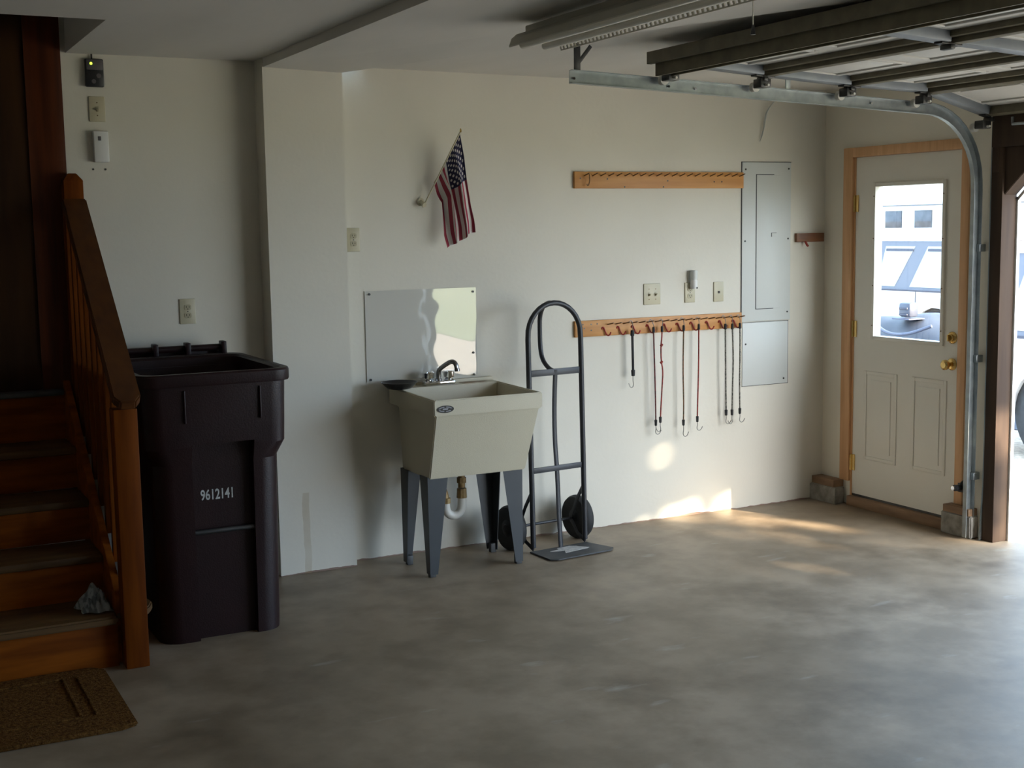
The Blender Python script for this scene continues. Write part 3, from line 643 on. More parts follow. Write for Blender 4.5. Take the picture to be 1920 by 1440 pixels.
# bungee cords: top hook over a nail, cap, elastic, cap, open hook
def bungee(pts, m, r, label, nail_x, hookdir=-1, knots=(), hl=.07):
    x0, z0 = pts[0]; y = -.052
    t = thing('bungee_cord', label, 'bungee cord', (x0, y, z0-.3), 'bungee cords on the lower peg rail')
    P = [(x, y, z) for x, z in pts]
    MB().tube(P, r, 8, smooth=2).build('elastic', m, t)
    MB().cyl((x0, y, z0-.012), (x0, y, z0+.022), r+.004, r+.003, 12, .002).build('cap', M['cord_black'], t)
    nz = 1.188+.009
    MB().tube([(x0, y, z0+.02), (x0+.003, y, (z0+nz)/2), (nail_x+.012, y, nz-.008), (nail_x+.006, y, nz+.008), (nail_x-.006, y, nz+.009), (nail_x-.012, y, nz-.006)], .0022, 8, smooth=2).build('hook', M['wire'], t)
    x1, z1 = pts[-1]
    MB().cyl((x1, y, z1-.022), (x1, y, z1+.014), r+.003, r+.0045, 12, .002).build('cap', M['cord_black'], t)
    h = hookdir
    MB().tube([(x1, y, z1-.018), (x1+h*.002, y, z1-hl*.55), (x1-h*.004, y, z1-hl*.85), (x1+h*.006, y-.002, z1-hl*1.05), (x1+h*.022, y-.004, z1-hl*1.02), (x1+h*.034, y-.006, z1-hl*.72)], .0024, 8, smooth=2).build('hook', M['wire'], t)
    for x, z in knots:
        MB().cyl((x-.006, y, z-.006), (x+.007, y-.002, z+.006), r*2.1, r*1.5, 10, .002).build('knot', m, t)
    return t
bungee([(4.046, 1.128), (4.048, 1.02), (4.050, .905)], M['cord_black'], .0075, 'short thick black bungee cord, first from the left on the lower rail', 4.036, -1, hl=.085)
bungee([(4.192, 1.140), (4.198, .95), (4.204, .75), (4.206, .60)], M['cord_maroon'], .0042, 'long maroon bungee cord left of the knotted cord', 4.172, 1)
bungee([(4.251, 1.142), (4.250, 1.10), (4.243, 1.05), (4.244, .96), (4.258, .90), (4.250, .80), (4.243, .70), (4.238, .615)], M['cord_red'], .0042, 'red bungee cord mended with two knots', 4.245, -1, ((4.247, 1.052), (4.246, .952)))
bungee([(4.404, 1.140), (4.398, .90), (4.404, .72), (4.402, .585)], M['cord_olive'], .0042, 'brown bungee cord left of the plain red cord', 4.390, 1, hl=.085)
bungee([(4.512, 1.142), (4.511, .90), (4.505, .72), (4.502, .598)], M['cord_red'], .0042, 'plain red bungee cord in the middle of the lower rail', 4.499, 1)
bungee([(4.706, 1.134), (4.708, .90), (4.714, .62)], M['cord_grey'], .0045, 'left of the three speckled grey bungee cords at the right end', 4.69, 1)
bungee([(4.757, 1.132), (4.766, .95), (4.762, .80), (4.757, .618)], M['cord_grey'], .0045, 'middle of the three speckled grey bungee cords at the right end', 4.745, -1)
bungee([(4.814, 1.133), (4.816, .95), (4.812, .80), (4.816, .622)], M['cord_grey'], .0045, 'rightmost speckled grey bungee cord on the lower rail', 4.80, 1)

# ---------------------------------------------------------------- flag
fl = thing('flag', 'small striped and starred flag on a slanted staff on the back wall', 'flag', (2.76, -.02, 1.88))
base = Vector((2.770, -.035, 1.885)); tip = Vector((2.930, -.150, 2.250))
MB().tube([base-(tip-base)*.06, tip], .0042, 10).build('staff', M['ivory'], fl)
MB().lathe(tip+(tip-base).normalized()*.004, [(.001, -.008), (.006, 0), (.004, .01), (.0005, .016)], 12).build('finial', M['brass'], fl)
MB().cyl((2.757, 0, 1.892), (2.757, -.014, 1.892), .021, seg=18, bev=.003).cyl((2.757, -.01, 1.892), (2.763, -.045, 1.875), .012, seg=14).build('bracket', M['ivory'], fl)
# hoist edge runs down the staff, cloth hangs in folds
S0 = [(.0, (2.927, 2.244)), (.22, (2.950, 2.12)), (.40, (2.962, 2.005)), (.70, (2.978, 1.865)), (.86, (2.993, 1.79)), (1.0, (2.998, 1.728))]
Sm = [(.0, (2.868, 2.100)), (.22, (2.885, 2.03)), (.40, (2.902, 1.955)), (.70, (2.920, 1.83)), (.86, (2.928, 1.76)), (1.0, (2.930, 1.690))]
S1 = [(.0, (2.817, 1.992)), (.22, (2.838, 1.93)), (.40, (2.866, 1.885)), (.70, (2.862, 1.78)), (.86, (2.860, 1.71)), (1.0, (2.876, 1.645))]
def cv(S, t):
    for (a, p), (b_, q) in zip(S, S[1:]):
        if t <= b_: f = (t-a)/(b_-a); return Vector((p[0]+(q[0]-p[0])*f, p[1]+(q[1]-p[1])*f))
    return Vector(S[-1][1])
nu, nv = 60, 78; bmf = bmesh.new(); uvl = bmf.loops.layers.uv.new('UVMap'); G = []
for i in range(nu+1):
    tt = i/nu; row = []
    a, m_, c = cv(S0, tt), cv(Sm, tt), cv(S1, tt)
    for j in range(nv+1):
        s = j/nv
        if s < 7/13: p = a.lerp(m_, s/(7/13))
        else: p = m_.lerp(c, (s-7/13)/(6/13))
        fy = -.150 + .10*s*(1-.35*tt) - .012*tt
        amp = min(1, tt*3)*.020
        fy += amp*math.sin(s*math.pi*4.6+.6) + amp*.35*math.sin(s*13+tt*5)
        dx = min(1, tt*3)*.007*math.sin(s*math.pi*5.2+1.0)
        row.append(bmf.verts.new((p.x+dx, fy, p.y+.006*math.sin(s*9)*tt)))
    G.append(row)
for i in range(nu):
    for j in range(nv):
        f = bmf.faces.new((G[i][j], G[i+1][j], G[i+1][j+1], G[i][j+1])); f.smooth = True
        for l, (u_, v_) in zip(f.loops, ((i, j), (i+1, j), (i+1, j+1), (i, j+1))): l[uvl].uv = (u_/nu, v_/nv)
mf = bpy.data.meshes.new('cloth'); bmf.transform(Matrix.Translation(-fl.location)); bmf.to_mesh(mf); bmf.free(); mf.materials.append(M['flag'])
fo = bpy.data.objects.new('cloth', mf); COL.objects.link(fo); fo.parent = fl
sm = fo.modifiers.new('thick', 'SOLIDIFY'); sm.thickness = .0008

# ---------------------------------------------------------------- acrylic splash sheet
t = thing('splash_sheet', 'glossy clear acrylic splash sheet screwed to the wall above the sink', 'splash guard', (2.75, 0, .95))
nx, nz_ = 70, 50; vs = []; fs = []
for i in range(nx+1):
    for j in range(nz_+1):
        u = i/nx; v = j/nz_; x = 2.427+u*.644; z = .955+v*.476
        e = min(1, min(u, 1-u, v, 1-v)*12)
        dy = .00014*math.sin(5.0*u+3.1*v+.5)*math.sin(3.3*v+1.0) + 0.00007*math.sin(19*u+3*math.sin(4*v)) + 0.00011*math.sin(17*v+7*u*u+2)*(1.3 if u > .5 else .6)
        vs.append((x, -.006-dy*e, z))
for i in range(nx):
    for j in range(nz_):
        a = i*(nz_+1)+j; fs.append((a, a+nz_+1, a+nz_+2, a+1))
t1 = MB().faces(vs, fs, .003)
for f in t1.bm.faces: f.normal_flip() if False else None
t1.build('sheet', M['splash'], t, smooth=60)
for x, z in ((2.452, 1.415), (3.052, 1.408), (3.048, 1.075), (2.447, .965), (3.050, .955)):
    MB().cyl((x, -.012, z), (x, -.004, z), .006, seg=10).build('screw', M['screw'], t)

# ---------------------------------------------------------------- utility sink
sk = thing('utility_sink', 'cream plastic utility sink on four blue-grey legs against the back wall', 'sink', (2.83, -.32, 0))
def rc(x0, x1, y0, y1, z, zb=None): return [(x0, y0, z), (x1, y0, z), (x1, y1, zb or z), (x0, y1, zb or z)]
tb = MB()
tb.loops([rc(2.546, 3.086, -.525, -.175, .506), rc(2.558, 3.140, -.590, -.105, .832), rc(2.545, 3.152, -.602, -.105, .832), rc(2.545, 3.152, -.602, -.010, .834), ], False, False)
tb = MB()
Lp = [rc(2.546, 3.086, -.525, -.175, .506), rc(2.559, 3.139, -.590, -.108, .832), rc(2.545, 3.152, -.602, -.012, .832), rc(2.545, 3.152, -.602, -.012, .912, .922),
      rc(2.563, 3.134, -.584, -.130, .912, .922), rc(2.590, 3.065, -.500, -.200, .530)]
tb.loops(Lp, True, True, .005)
tb.box(2.545, 3.152, -.034, -.012, .915, .940, .004)
tb.build('basin', M['tub'], sk)
MB().box(2.935, 3.09, -.115, -.050, .9205, .924, .001).build('soap_ledge', M['rust'], sk, label='rust-stained soap ledge')
# maker's oval badge on the front apron
def oval(y, rx, rz, n=40, cx=2.606, cz=.866): return [(cx+rx*math.cos(k*2*math.pi/n), cz+rz*math.sin(k*2*math.pi/n)) for k in range(n)]
bd = MB().prism(oval(0, .046, .0185), 'y', -.6045, -.601).build('badge', M['slot'], sk, label='dark oval badge')
M['badge'] = mat('badge_grey', lin(.24, .24, .26), .4)
e = MB()
def band(a0, a1, r0x, r0z, r1x, r1z, n=16):
    P = [(2.606+r0x*math.cos(a0+(a1-a0)*k/n), .866+r0z*math.sin(a0+(a1-a0)*k/n)) for k in range(n+1)] + [(2.606+r1x*math.cos(a1-(a1-a0)*k/n), .866+r1z*math.sin(a1-(a1-a0)*k/n)) for k in range(n+1)]
    e.prism(P, 'y', -.6053, -.6043)
band(.25, 1.45, .037, .0135, .030, .0085); band(1.75, 2.95, .037, .0135, .030, .0085); band(3.4, 4.5, .037, .0135, .030, .0085); band(4.8, 5.7, .037, .0135, .030, .0085)
e.prism([(2.590, .8625), (2.618, .8625), (2.622, .871), (2.594, .871)], 'y', -.6053, -.6043)
e.build('emblem', M['badge'], bd)
# legs: folded tapered angles with pale levelling feet
for cx, cy, sx, sy in ((2.538, -.518, 1, 1), (3.082, -.500, -1, 1), (2.535, -.185, 1, -1), (3.074, -.170, -1, -1)):
    wt, wb, dt, db = .112, .046, .10, .046
    ix = .012*sx
    V = [(cx, cy, .515), (cx+ix*.3, cy, .015), (cx+sx*wt, cy, .515), (cx+sx*wb, cy, .015), (cx, cy+sy*dt, .515), (cx+ix*.3, cy+sy*db, .015)]
    lg = MB().faces(V, [(0, 1, 3, 2), (0, 4, 5, 1)], .004).build('leg', M['leg'], sk, smooth=20)
    fx0, fx1 = sorted((cx+sx*.006, cx+sx*.038)); fy0, fy1 = sorted((cy+sy*.006, cy+sy*.038))
    MB().box(fx0, fx1, fy0, fy1, 0, .05, .003).build('foot', M['plate_metal'], lg)
# faucet
fc = MB().box(2.712, 2.888, -.118, -.062, .921, .947, .008).build('faucet', M['chrome'], sk, label='chrome two-handle faucet')
for x in (2.742, 2.862):
    h = MB().lathe((x, -.09, .945), [(.027, 0), (.027, .006), (.020, .010), (.020, .014), (.030, .018), (.031, .046), (.025, .052), (.004, .053)], 14)
    h.build('handle', M['chrome'], fc)
MB().tube([(2.800, -.09, .944), (2.800, -.09, .985), (2.803, -.095, 1.006), (2.822, -.125, 1.030), (2.842, -.157, 1.050), (2.855, -.172, 1.050), (2.863, -.180, 1.035), (2.867, -.183, 1.010)], .0125, 12, smooth=2).cyl((2.800, -.09, .944), (2.800, -.09, .957), .017).cyl((2.867, -.183, 1.013), (2.868, -.184, 1.000), .0145).build('spout', M['pewter'], fc)
# trap
MB().tube([(2.825, -.30, .345), (2.825, -.30, .305), (2.818, -.30, .275), (2.795, -.30, .255), (2.762, -.30, .255), (2.738, -.30, .275), (2.731, -.30, .305), (2.731, -.30, .335)], .0225, 16, smooth=2).build('trap_bend', M['pvc'], sk, label='white plastic trap bend')
MB().cyl((2.825, -.30, .40), (2.825, -.30, .51), .019).cyl((2.825, -.30, .485), (2.825, -.30, .508), .034).cyl((2.825, -.30, .425), (2.825, -.30, .452), .026, seg=8).cyl((2.825, -.30, .345), (2.825, -.30, .395), .028, .025, seg=10).build('tailpiece', M['brass_pipe'], sk)
MB().tube([(2.731, -.30, .33), (2.729, -.30, .375), (2.722, -.28, .405), (2.715, -.22, .425), (2.705, -.12, .435), (2.70, .0, .44)], .019, 14, smooth=2).cyl((2.731, -.30, .325), (2.731, -.30, .352), .027, seg=10).build('waste_arm', M['brass_pipe'], sk)
MB().cyl((2.70, -.008, .44), (2.70, 0, .44), .04, seg=24).build('escutcheon', M['wire'], sk)

# black dish on the back ledge
t = MB().lathe((2.557, -.132, .9225), [(.050, 0), (.062, .004), (.078, .018), (.094, .034), (.097, .036), (.094, .037), (.076, .022), (.060, .009), (.02, .006)], 40)
tag(t.build('dish', M['black'], smooth=40), 'shallow black plastic dish on the left end of the sink ledge', 'dish')

# ---------------------------------------------------------------- hand truck
ht = thing('hand_truck', 'dark grey steel hand truck with loop handle standing right of the sink', 'hand truck', (3.41, -.30, 0))
RT = Matrix.Translation((3.402, -.315, 0)) @ Matrix.Rotation(math.radians(6.5), 4, 'Z') @ Matrix.Rotation(math.radians(-1.2), 4, 'X')
def hb_(m, name, mt_, **k):
    m.bm.transform(RT); return m.build(name, mt_, ht, **k)
W2 = .174
arc = [(-W2, 0, .03), (-W2, 0, .6), (-W2, 0, 1.155)] + [(-W2*math.cos(a), 0, 1.17+.175*math.sin(a)) for a in [math.pi*k/16 for k in range(1, 16)]] + [(W2, 0, 1.155), (W2, 0, .6), (W2, 0, .03)]
hb_(MB().tube(arc, .0145, 14), 'frame', M['black_metal'])
hb_(MB().tube([(0, .0, 1.343), (0, .05, 1.346), (0, .10, 1.325), (0, .135, 1.27), (0, .138, 1.20), (0, .138, 1.10), (0, .12, 1.03), (0, .06, .985), (0, .01, .975)], .0125, 12, smooth=2), 'loop_handle', M['black_metal'])
hb_(MB().box(-W2, W2, -.004, .006, .955, .990, .002), 'crossbar', M['black_metal'])
hb_(MB().box(-W2, W2, -.004, .006, .432, .462, .002), 'crossbar', M['black_metal'])
hb_(MB().tube([(0, .0, .985), (0, .018, .80), (0, .022, .6), (0, .006, .44), (0, .0, .20), (.0, -.012, .01)], .0145, 10, smooth=2, flat=(.45, 1.0)), 'center_strap', M['black_metal'])
hb_(MB().cyl((-.245, .13, .126), (.235, .13, .126), .008), 'axle', M['black_metal'])
tp = MB().prism([(-.205, -.195), (-.165, -.225), (.185, -.225), (.225, -.19), (.19, .015), (-.19, .015)], 'z', 0, .007, .002)
plate_o = hb_(tp, 'toe_plate', M['plate_metal'])
M['sticker'] = mat('torn_white_sticker', lin(.62, .60, .58), .6, col2=lin(.40, .40, .40), scale=(60, 60, 60))
stk = MB().prism([(-.105, -.055), (-.04, -.045), (-.03, -.015), (.055, -.012), (.085, -.035), (.090, -.055), (.125, -.105), (.10, -.118), (.02, -.125), (-.055, -.135), (-.04, -.105), (-.025, -.085), (-.075, -.075)], 'z', .0072, .0082)
stk.bm.transform(RT); stk.build('sticker', M['sticker'], plate_o, label='torn white sticker')
for sgn in (-1, 1):
    hb_(MB().tube([(sgn*W2, .008, .325), (sgn*W2, .07, .24), (sgn*W2, .13, .126), (sgn*W2, .07, .05), (sgn*W2, .0, .02)], .010, 8, flat=(.5, 1.3)), 'axle_bracket', M['black_metal'])
for sgn in (-1, 1):
    xw = .222*sgn if sgn > 0 else -.232
    tw = MB()
    prof = [(.070, -.026), (.098, -.032), (.115, -.028), (.123, -.014), (.125, 0), (.123, .014), (.115, .028), (.098, .032), (.070, .026)]
    tw.lathe((xw, .13, .1265), prof, 44, Matrix.Rotation(math.radians(90), 3, 'Y'))
    wo = hb_(tw, 'wheel', M['rubber'])
    hub = MB().lathe((xw, .13, .1265), [(.02, -.036), (.026, -.030), (.068, -.022), (.072, -.024), (.072, .024), (.068, .022), (.026, .030), (.02, .036)], 32, Matrix.Rotation(math.radians(90), 3, 'Y'))
    hub.bm.transform(RT); hub.build('hub', M['black_metal'], wo)

# ---------------------------------------------------------------- overhead sectional door, open
gd = thing('sectional_garage_door', 'raised white sectional garage door with brown cross rails hanging under the ceiling', 'garage door', (4.4, -3.8, 2.3))
GP = [(3.325, 2.478), (3.935, 2.440), (4.465, 2.412), (4.965, 2.396), (5.420, 2.285)]
dy0, dy1 = -6.22, -1.345
for k in range(4):
    (xa, za), (xb, zb) = GP[k], GP[k+1]
    L_ = math.hypot(xb-xa, zb-za); ax = Vector(((xb-xa)/L_, 0, (zb-za)/L_)); nn = Vector((-ax.z, 0, ax.x))     # nn points up (outer face)
    def sb(m, s0, s1, y0, y1, h0, h1, bev=0.0):
        tmp = MB().box(s0, s1, y0, y1, h0, h1, bev)
        Rm = Matrix((ax, Vector((0, 1, 0)), nn)).transposed()
        tmp.bm.transform(Matrix.Translation((xa, 0, za)) @ Rm.to_4x4()); me_ = bpy.data.meshes.new('t'); tmp.bm.to_mesh(me_); tmp.bm.free(); m.bm.from_mesh(me_); bpy.data.meshes.remove(me_); return m
    sk_ = sb(MB(), .004, L_-.004, dy0, dy1, .044, .050)
    npan = 8; pw = (dy1-dy0)/npan
    for q in range(npan):
        y0 = dy0+q*pw+.06; y1 = y0+pw-.12
        for (s0, s1, a0, a1) in ((.10, .125, y0, y1), (L_-.125, L_-.10, y0, y1), (.125, L_-.125, y0, y0+.025), (.125, L_-.125, y1-.025, y1)): sb(sk_, s0, s1, a0, a1, .036, .045, .002)
        sb(sk_, .155, L_-.155, y0+.055, y1-.055, .038, .045, .003)
    so_ = sk_.build('section', M['skin'], gd)
    rl = MB(); sb(rl, .003, .045, dy0, dy1, .0, .045, .002)
    if k == 3: sb(rl, L_-.045, L_-.003, dy0, dy1, .0, .045, .002)
    else: sb(rl, L_-.030, L_-.003, dy0, dy1, .02, .045, .002)
    rl.build('rail', M['rail_steel'], so_)
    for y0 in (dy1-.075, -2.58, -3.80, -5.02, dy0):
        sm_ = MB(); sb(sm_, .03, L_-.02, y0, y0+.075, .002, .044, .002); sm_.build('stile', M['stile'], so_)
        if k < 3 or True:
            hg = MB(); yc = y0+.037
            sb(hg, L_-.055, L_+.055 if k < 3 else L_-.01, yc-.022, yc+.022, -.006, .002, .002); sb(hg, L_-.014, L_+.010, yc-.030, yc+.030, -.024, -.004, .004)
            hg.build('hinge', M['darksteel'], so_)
st_ = MB()
xa, za = GP[0]
st_.box(xa-.014, xa+.012, dy0, dy1+.005, za-.004, za+.050, .002); st_.build('top_rail', M['rail_steel'], gd)
MB().prism([(xa+.020, za), (xa+.020, za-.058), (xa+.030, za-.058), (xa+.030, za-.006), (xa+.080, za-.006), (xa+.080, za-.058), (xa+.090, za-.058), (xa+.090, za)], 'y', dy0, dy1-.015).build('strut', M['rail_steel'], gd)
b_ = MB().box(5.30, 5.42, -1.62, -1.60, 2.215, 2.225).tube([(5.40, -1.60, 2.245), (5.40, -1.60, 2.222), (5.40, -1.75, 2.222), (5.40, -1.75, 2.245)], .007, 8)
b_ = MB().tube([(5.425, -1.53, 2.275), (5.425, -1.53, 2.238), (5.425, -1.70, 2.238), (5.425, -1.70, 2.275)], .008, 8).build('lift_handle', M['galv'], gd)
for (x, z) in ((3.42, 2.411), (3.94, 2.396), (4.465, 2.372), (4.965, 2.350), (5.385, 2.235)):
    MB().cyl((x, -1.325, z), (x, -1.300, z), .023, seg=20).cyl((x, -1.42, z), (x, -1.31, z), .006).build('roller', M['pvc'], gd)
    MB().box(x-.03, x+.03, -1.40, -1.34, z-.010, z+.032, .004).build('roller_bracket', M['darksteel'], gd)

# door track: horizontal rail, curve, upright
tk = thing('door_track', 'galvanised garage door track running along the ceiling and down beside the entry door', 'garage door track', (5.45, -1.30, 0))
path = [(2.945, 2.412), (4.0, 2.372), (5.03, 2.330)]
cx_, cz_, rad = 5.055, 1.945, .385
path += [(cx_+rad*math.sin(a), cz_+rad*math.cos(a)) for a in [math.radians(8+80*k/9) for k in range(10)]]
path += [(5.442, 1.90), (5.442, .012)]
def track_mesh(P):
    # C channel: web on the wall side (y=-1.275), lips towards the door
    prof = [(-.030, -.001), (-.030, -.028), (-.027, -.028), (-.027, -.004), (.027, -.004), (.027, -.028), (.030, -.028), (.030, -.001)]
    LL = []
    for i, (x, z) in enumerate(P):
        a = P[max(i-1, 0)]; c = P[min(i+1, len(P)-1)]; d = Vector((c[0]-a[0], c[1]-a[1])).normalized(); n = Vector((-d.y, d.x))
        LL.append([(x+n.x*h, -1.272+yy, z+n.y*h) for h, yy in prof])
    return MB().loops(LL)
track_mesh(path).build('rail', M['galv'], tk)
MB().box(2.972, 3.004, -1.274, -1.268, 2.41, 2.56, .001).build('hanger', M['darksteel'], tk)
MB().tube([(2.99, -1.27, 2.47), (3.06, -1.27, 2.552)], .010, 6, flat=(.3, 1)).build('hanger_brace', M['darksteel'], tk)
MB().box(3.50, 3.53, -1.272, -1.266, 2.39, 2.56, .001).build('hanger', M['darksteel'], tk)
MB().box(4.16, 4.19, -1.272, -1.266, 2.37, 2.56, .001).build('hanger', M['galv'], tk)
MB().prism([(5.47, 0.0), (5.507, 0.0), (5.507, 2.42), (5.49, 2.42), (5.49, .3)], 'y', -1.345, -1.335).build('wall_angle', M['galv'], tk)
for z in (.35, 1.0, 1.6): MB().box(5.46, 5.507, -1.300, -1.262, z-.02, z+.02, .002).build('track_clip', M['galv'], tk)
for x, z in ((2.965, 2.405), (3.47, 2.387), (3.62, 2.381), (4.7, 2.345)): MB().cyl((x, -1.285, z), (x, -1.272, z), .006, seg=8).build('bolt', M['chrome'], tk)

# safety sensor on the upright
t = thing('safety_sensor', 'small black safety beam sensor on a bracket low on the door track', 'sensor', (5.43, -1.23, .26))
MB().cyl((5.385, -1.235, .283), (5.445, -1.235, .280), .018, seg=18, bev=.004).build('housing', M['black'], t)
MB().cyl((5.372, -1.235, .2835), (5.388, -1.235, .283), .012, seg=16).build('lens', M['chrome'], t)
MB().box(5.43, 5.452, -1.262, -1.215, .255, .305, .003).tube([(5.425, -1.235, .290), (5.435, -1.245, .318), (5.45, -1.262, .322)], .006, 8, smooth=1).build('bracket', M['darksteel'], t)

# thin cable on the wall by the track
tag(MB().tube([(5.125, -.012, 2.554), (5.11, -.018, 2.50), (5.06, -.020, 2.455), (5.028, -.020, 2.415), (5.018, -.018, 2.37), (5.012, -.016, 2.32), (5.000, -.013, 2.27), (4.988, -.010, 2.242)], [.005, .006, .008, .009, .007, .003], 8, smooth=2, flat=(1, .5)).build('wall_cable', M['panel']), 'thin grey cable end curling down the back wall under the door track', 'cable')

# pull cord under the ceiling
t = thing('pull_cord', 'thin pull cord with a dark tapered pull in front of the raised garage door', 'pull cord', (2.938, -2.6, 2.41))
MB().cyl((2.938, -2.6, 2.445), (2.938, -2.6, 2.556), .0022, seg=8).build('cord', M['tube'], t)
MB().cyl((2.938, -2.6, 2.416), (2.938, -2.6, 2.450), .0095, .004, 14, .001).build('pull', M['black'], t)

# ---------------------------------------------------------------- fluorescent shop light
lf = thing('fluorescent_light', 'unlit cream two-tube fluorescent shop light hanging on chains from the ceiling', 'ceiling light', (2.50, -2.4, 2.44))
FY0, FY1 = -3.04, -1.79
MB().box(2.452, 2.548, FY0, FY1, 2.480, 2.535, .006).build('housing', M['fixture'], lf)
rf = MB()
prof = [(2.383, 2.448), (2.380, 2.452), (2.392, 2.482), (2.415, 2.500), (2.455, 2.505), (2.455, 2.500), (2.418, 2.495), (2.397, 2.479), (2.386, 2.450)]
rf.prism(prof, 'y', FY0, FY1)
rf.prism([(5.0-x, z) for x, z in prof if True], 'y', FY0, FY1) if False else None
rf.prism([(2.545, 2.505), (2.585, 2.500), (2.602, 2.485), (2.600, 2.482), (2.583, 2.495), (2.545, 2.500)], 'y', FY0, FY1)
n = 44
rf.box(2.612, 2.616, FY0, FY1, 2.446, 2.451); rf.box(2.600, 2.604, FY0, FY1, 2.480, 2.486)
for k in range(n+1):
    y = FY0+(FY1-FY0)*k/n
    rf.prism([(2.600, 2.484), (2.604, 2.484), (2.616, 2.448), (2.612, 2.448)], 'y', y-.006 if k else y, y+.006 if k < n else y)
rf.build('reflector', M['fixture'], lf)
for x in (2.445, 2.545):
    MB().cyl((x, FY0+.01, 2.462), (x, FY1+.008, 2.462), .0165, seg=20, bev=.003).build('fluorescent_tube', M['tube'], lf)
    for y in (FY0+.02, FY1-.012): MB().box(x-.014, x+.014, y-.006, y+.006, 2.462, 2.500, .002).build('lamp_holder', M['white_plastic'], lf)
for y in (FY1-.14, FY0+.14):
    ch = MB()
    for i in range(2):
        z = 2.536+i*.009+.003
        ring = [(2.50+(.0045*math.cos(a) if i % 2 else 0), y+(0 if i % 2 else .0045*math.cos(a)), z+.0075*math.sin(a)) for a in [2*math.pi*k/10 for k in range(10)]]
        ch.tube(ring, .0014, 6, closed=True)
    ch.build('chain', M['wire'], lf)

# ---------------------------------------------------------------- outdoors
struct(MB().box(XO, 60, -12.5, 45, -.25, -.03).build('gravel_drive', M['gravel'], smooth=0))
struct(MB().box(XO, 60, -70, -12.5, -.25, -.02).box(-40, XO, -60, -9, -.25, -.02).build('lawn', M['lawn'], smooth=0))

def car(loc, label, group):
    c = thing('car', label, 'car', (0, 0, 0), group)
    x0, x1 = -.90, .90            # width; length along y, front towards -y
    low = [(-2.25, .30), (-2.30, .55), (-2.22, .80), (-1.25, .90), (1.95, .90), (2.18, .86), (2.22, .45), (2.15, .28)]
    ar = lambda yc: [(yc+.38*math.cos(math.radians(a)), .33+.38*math.sin(math.radians(a))) for a in range(0, 181, 20)]
    poly = low + [(p[0], max(p[1], .28)) for p in ar(1.35)] + [(p[0], max(p[1], .28)) for p in ar(-1.35)]
    body = MB().prism(poly, 'x', x0, x1).build('body', M['car_body'], c, smooth=25)
    cab = [[(x0+.02, -1.25, .90), (x1-.02, -1.25, .90), (x1-.02, 2.05, .90), (x0+.02, 2.05, .90)], [(x0+.16, -.45, 1.54), (x1-.16, -.45, 1.54), (x1-.16, 1.88, 1.54), (x0+.16, 1.88, 1.54)], [(x0+.22, -.30, 1.585), (x1-.22, -.30, 1.585), (x1-.22, 1.80, 1.585), (x0+.22, 1.80, 1.585)]]
    MB().loops(cab, True, True, .01).build('cabin', M['car_trim'], c)
    MB().loops([[(x0+.14, -.50, 1.525), (x1-.14, -.50, 1.525), (x1-.14, 1.92, 1.525), (x0+.14, 1.92, 1.525)], [(x0+.16, -.40, 1.585), (x1-.16, -.40, 1.585), (x1-.16, 1.85, 1.585), (x0+.16, 1.85, 1.585)], [(x0+.25, -.30, 1.615), (x1-.25, -.30, 1.615), (x1-.25, 1.76, 1.615), (x0+.25, 1.76, 1.615)]], True, True, .01).build('roof', M['car_body'], c)
    def side(y, z, sgn, o=.006):
        f = (z-.90)/.64; return (sgn*(.88-.14*f+o), y, z)
    for sgn in (-1, 1):
        for poly in ([(-.95, .95), (-.42, 1.46), (.18, 1.46), (.18, .95)], [(.30, .95), (.34, 1.46), (.86, 1.46), (.62, .95)], [(.88, .95), (1.08, 1.46), (1.72, 1.46), (1.84, .95)]):
            V = [side(y, z, sgn) for y, z in poly]; V2 = [side(y, z, sgn, -.02) for y, z in poly]
            w1 = MB().loops([V2, V], True, True).build('side_window', M['car_glass'], c, smooth=0)
            MB().faces([side(y, z, sgn, .012) for y, z in ((poly[1][0]+.02, 1.40), (poly[2][0]-.02, 1.40), (poly[2][0]-.02, 1.43), (poly[1][0]+.02, 1.43))], [(0, 1, 2, 3)], .006).build('rain_guard', M['car_seam'], w1)
        sm = MB()
        for y in (-.75, .24, 1.02): sm.box(sgn*.902-.003, sgn*.902+.003, y-.006, y+.006, .34, .90)
        sm.box(sgn*.902-.004, sgn*.902+.004, -1.3, 2.0, .895, .915)
        sm.build('door_seam', M['car_seam'], c)
        MB().box(sgn*.95-.08, sgn*.95+.08, -.86, -.76, .96, 1.08, .02).build('mirror', M['car_body'], c)
        for yc in (1.35, -1.35):
            wl = MB().cyl((sgn*.66, yc, .33), (sgn*.89, yc, .33), .33, seg=36, bev=.03).build('wheel', M['rubber'], c)
            MB().cyl((sgn*.87, yc, .33), (sgn*.905, yc, .33), .20, .17, 24).build('rim', M['galv'], wl)
            MB().cyl((sgn*.55, yc, .34), (sgn*.86, yc, .34), .372, seg=36).build('wheel_well', M['rubber'], c)
    MB().loops([[(-.72, -1.20, .93), (.72, -1.20, .93), (.62, -.50, 1.49), (-.62, -.50, 1.49)], [(-.72, -1.22, .95), (.72, -1.22, .95), (.62, -.52, 1.51), (-.62, -.52, 1.51)]]).build('windshield', M['car_glass'], c)
    c.location = loc
    return c
c1 = car((12.9, 6.87, -.03), 'white station wagon seen broadside through the entry door glass', 'cars on the drive')
c1.rotation_euler.z = math.pi
c2 = copy_tree(c1, (8.7, -1.18, -.03), 'white car whose dark wheel shows at the right edge beyond the garage opening')
c2.rotation_euler.z = 0

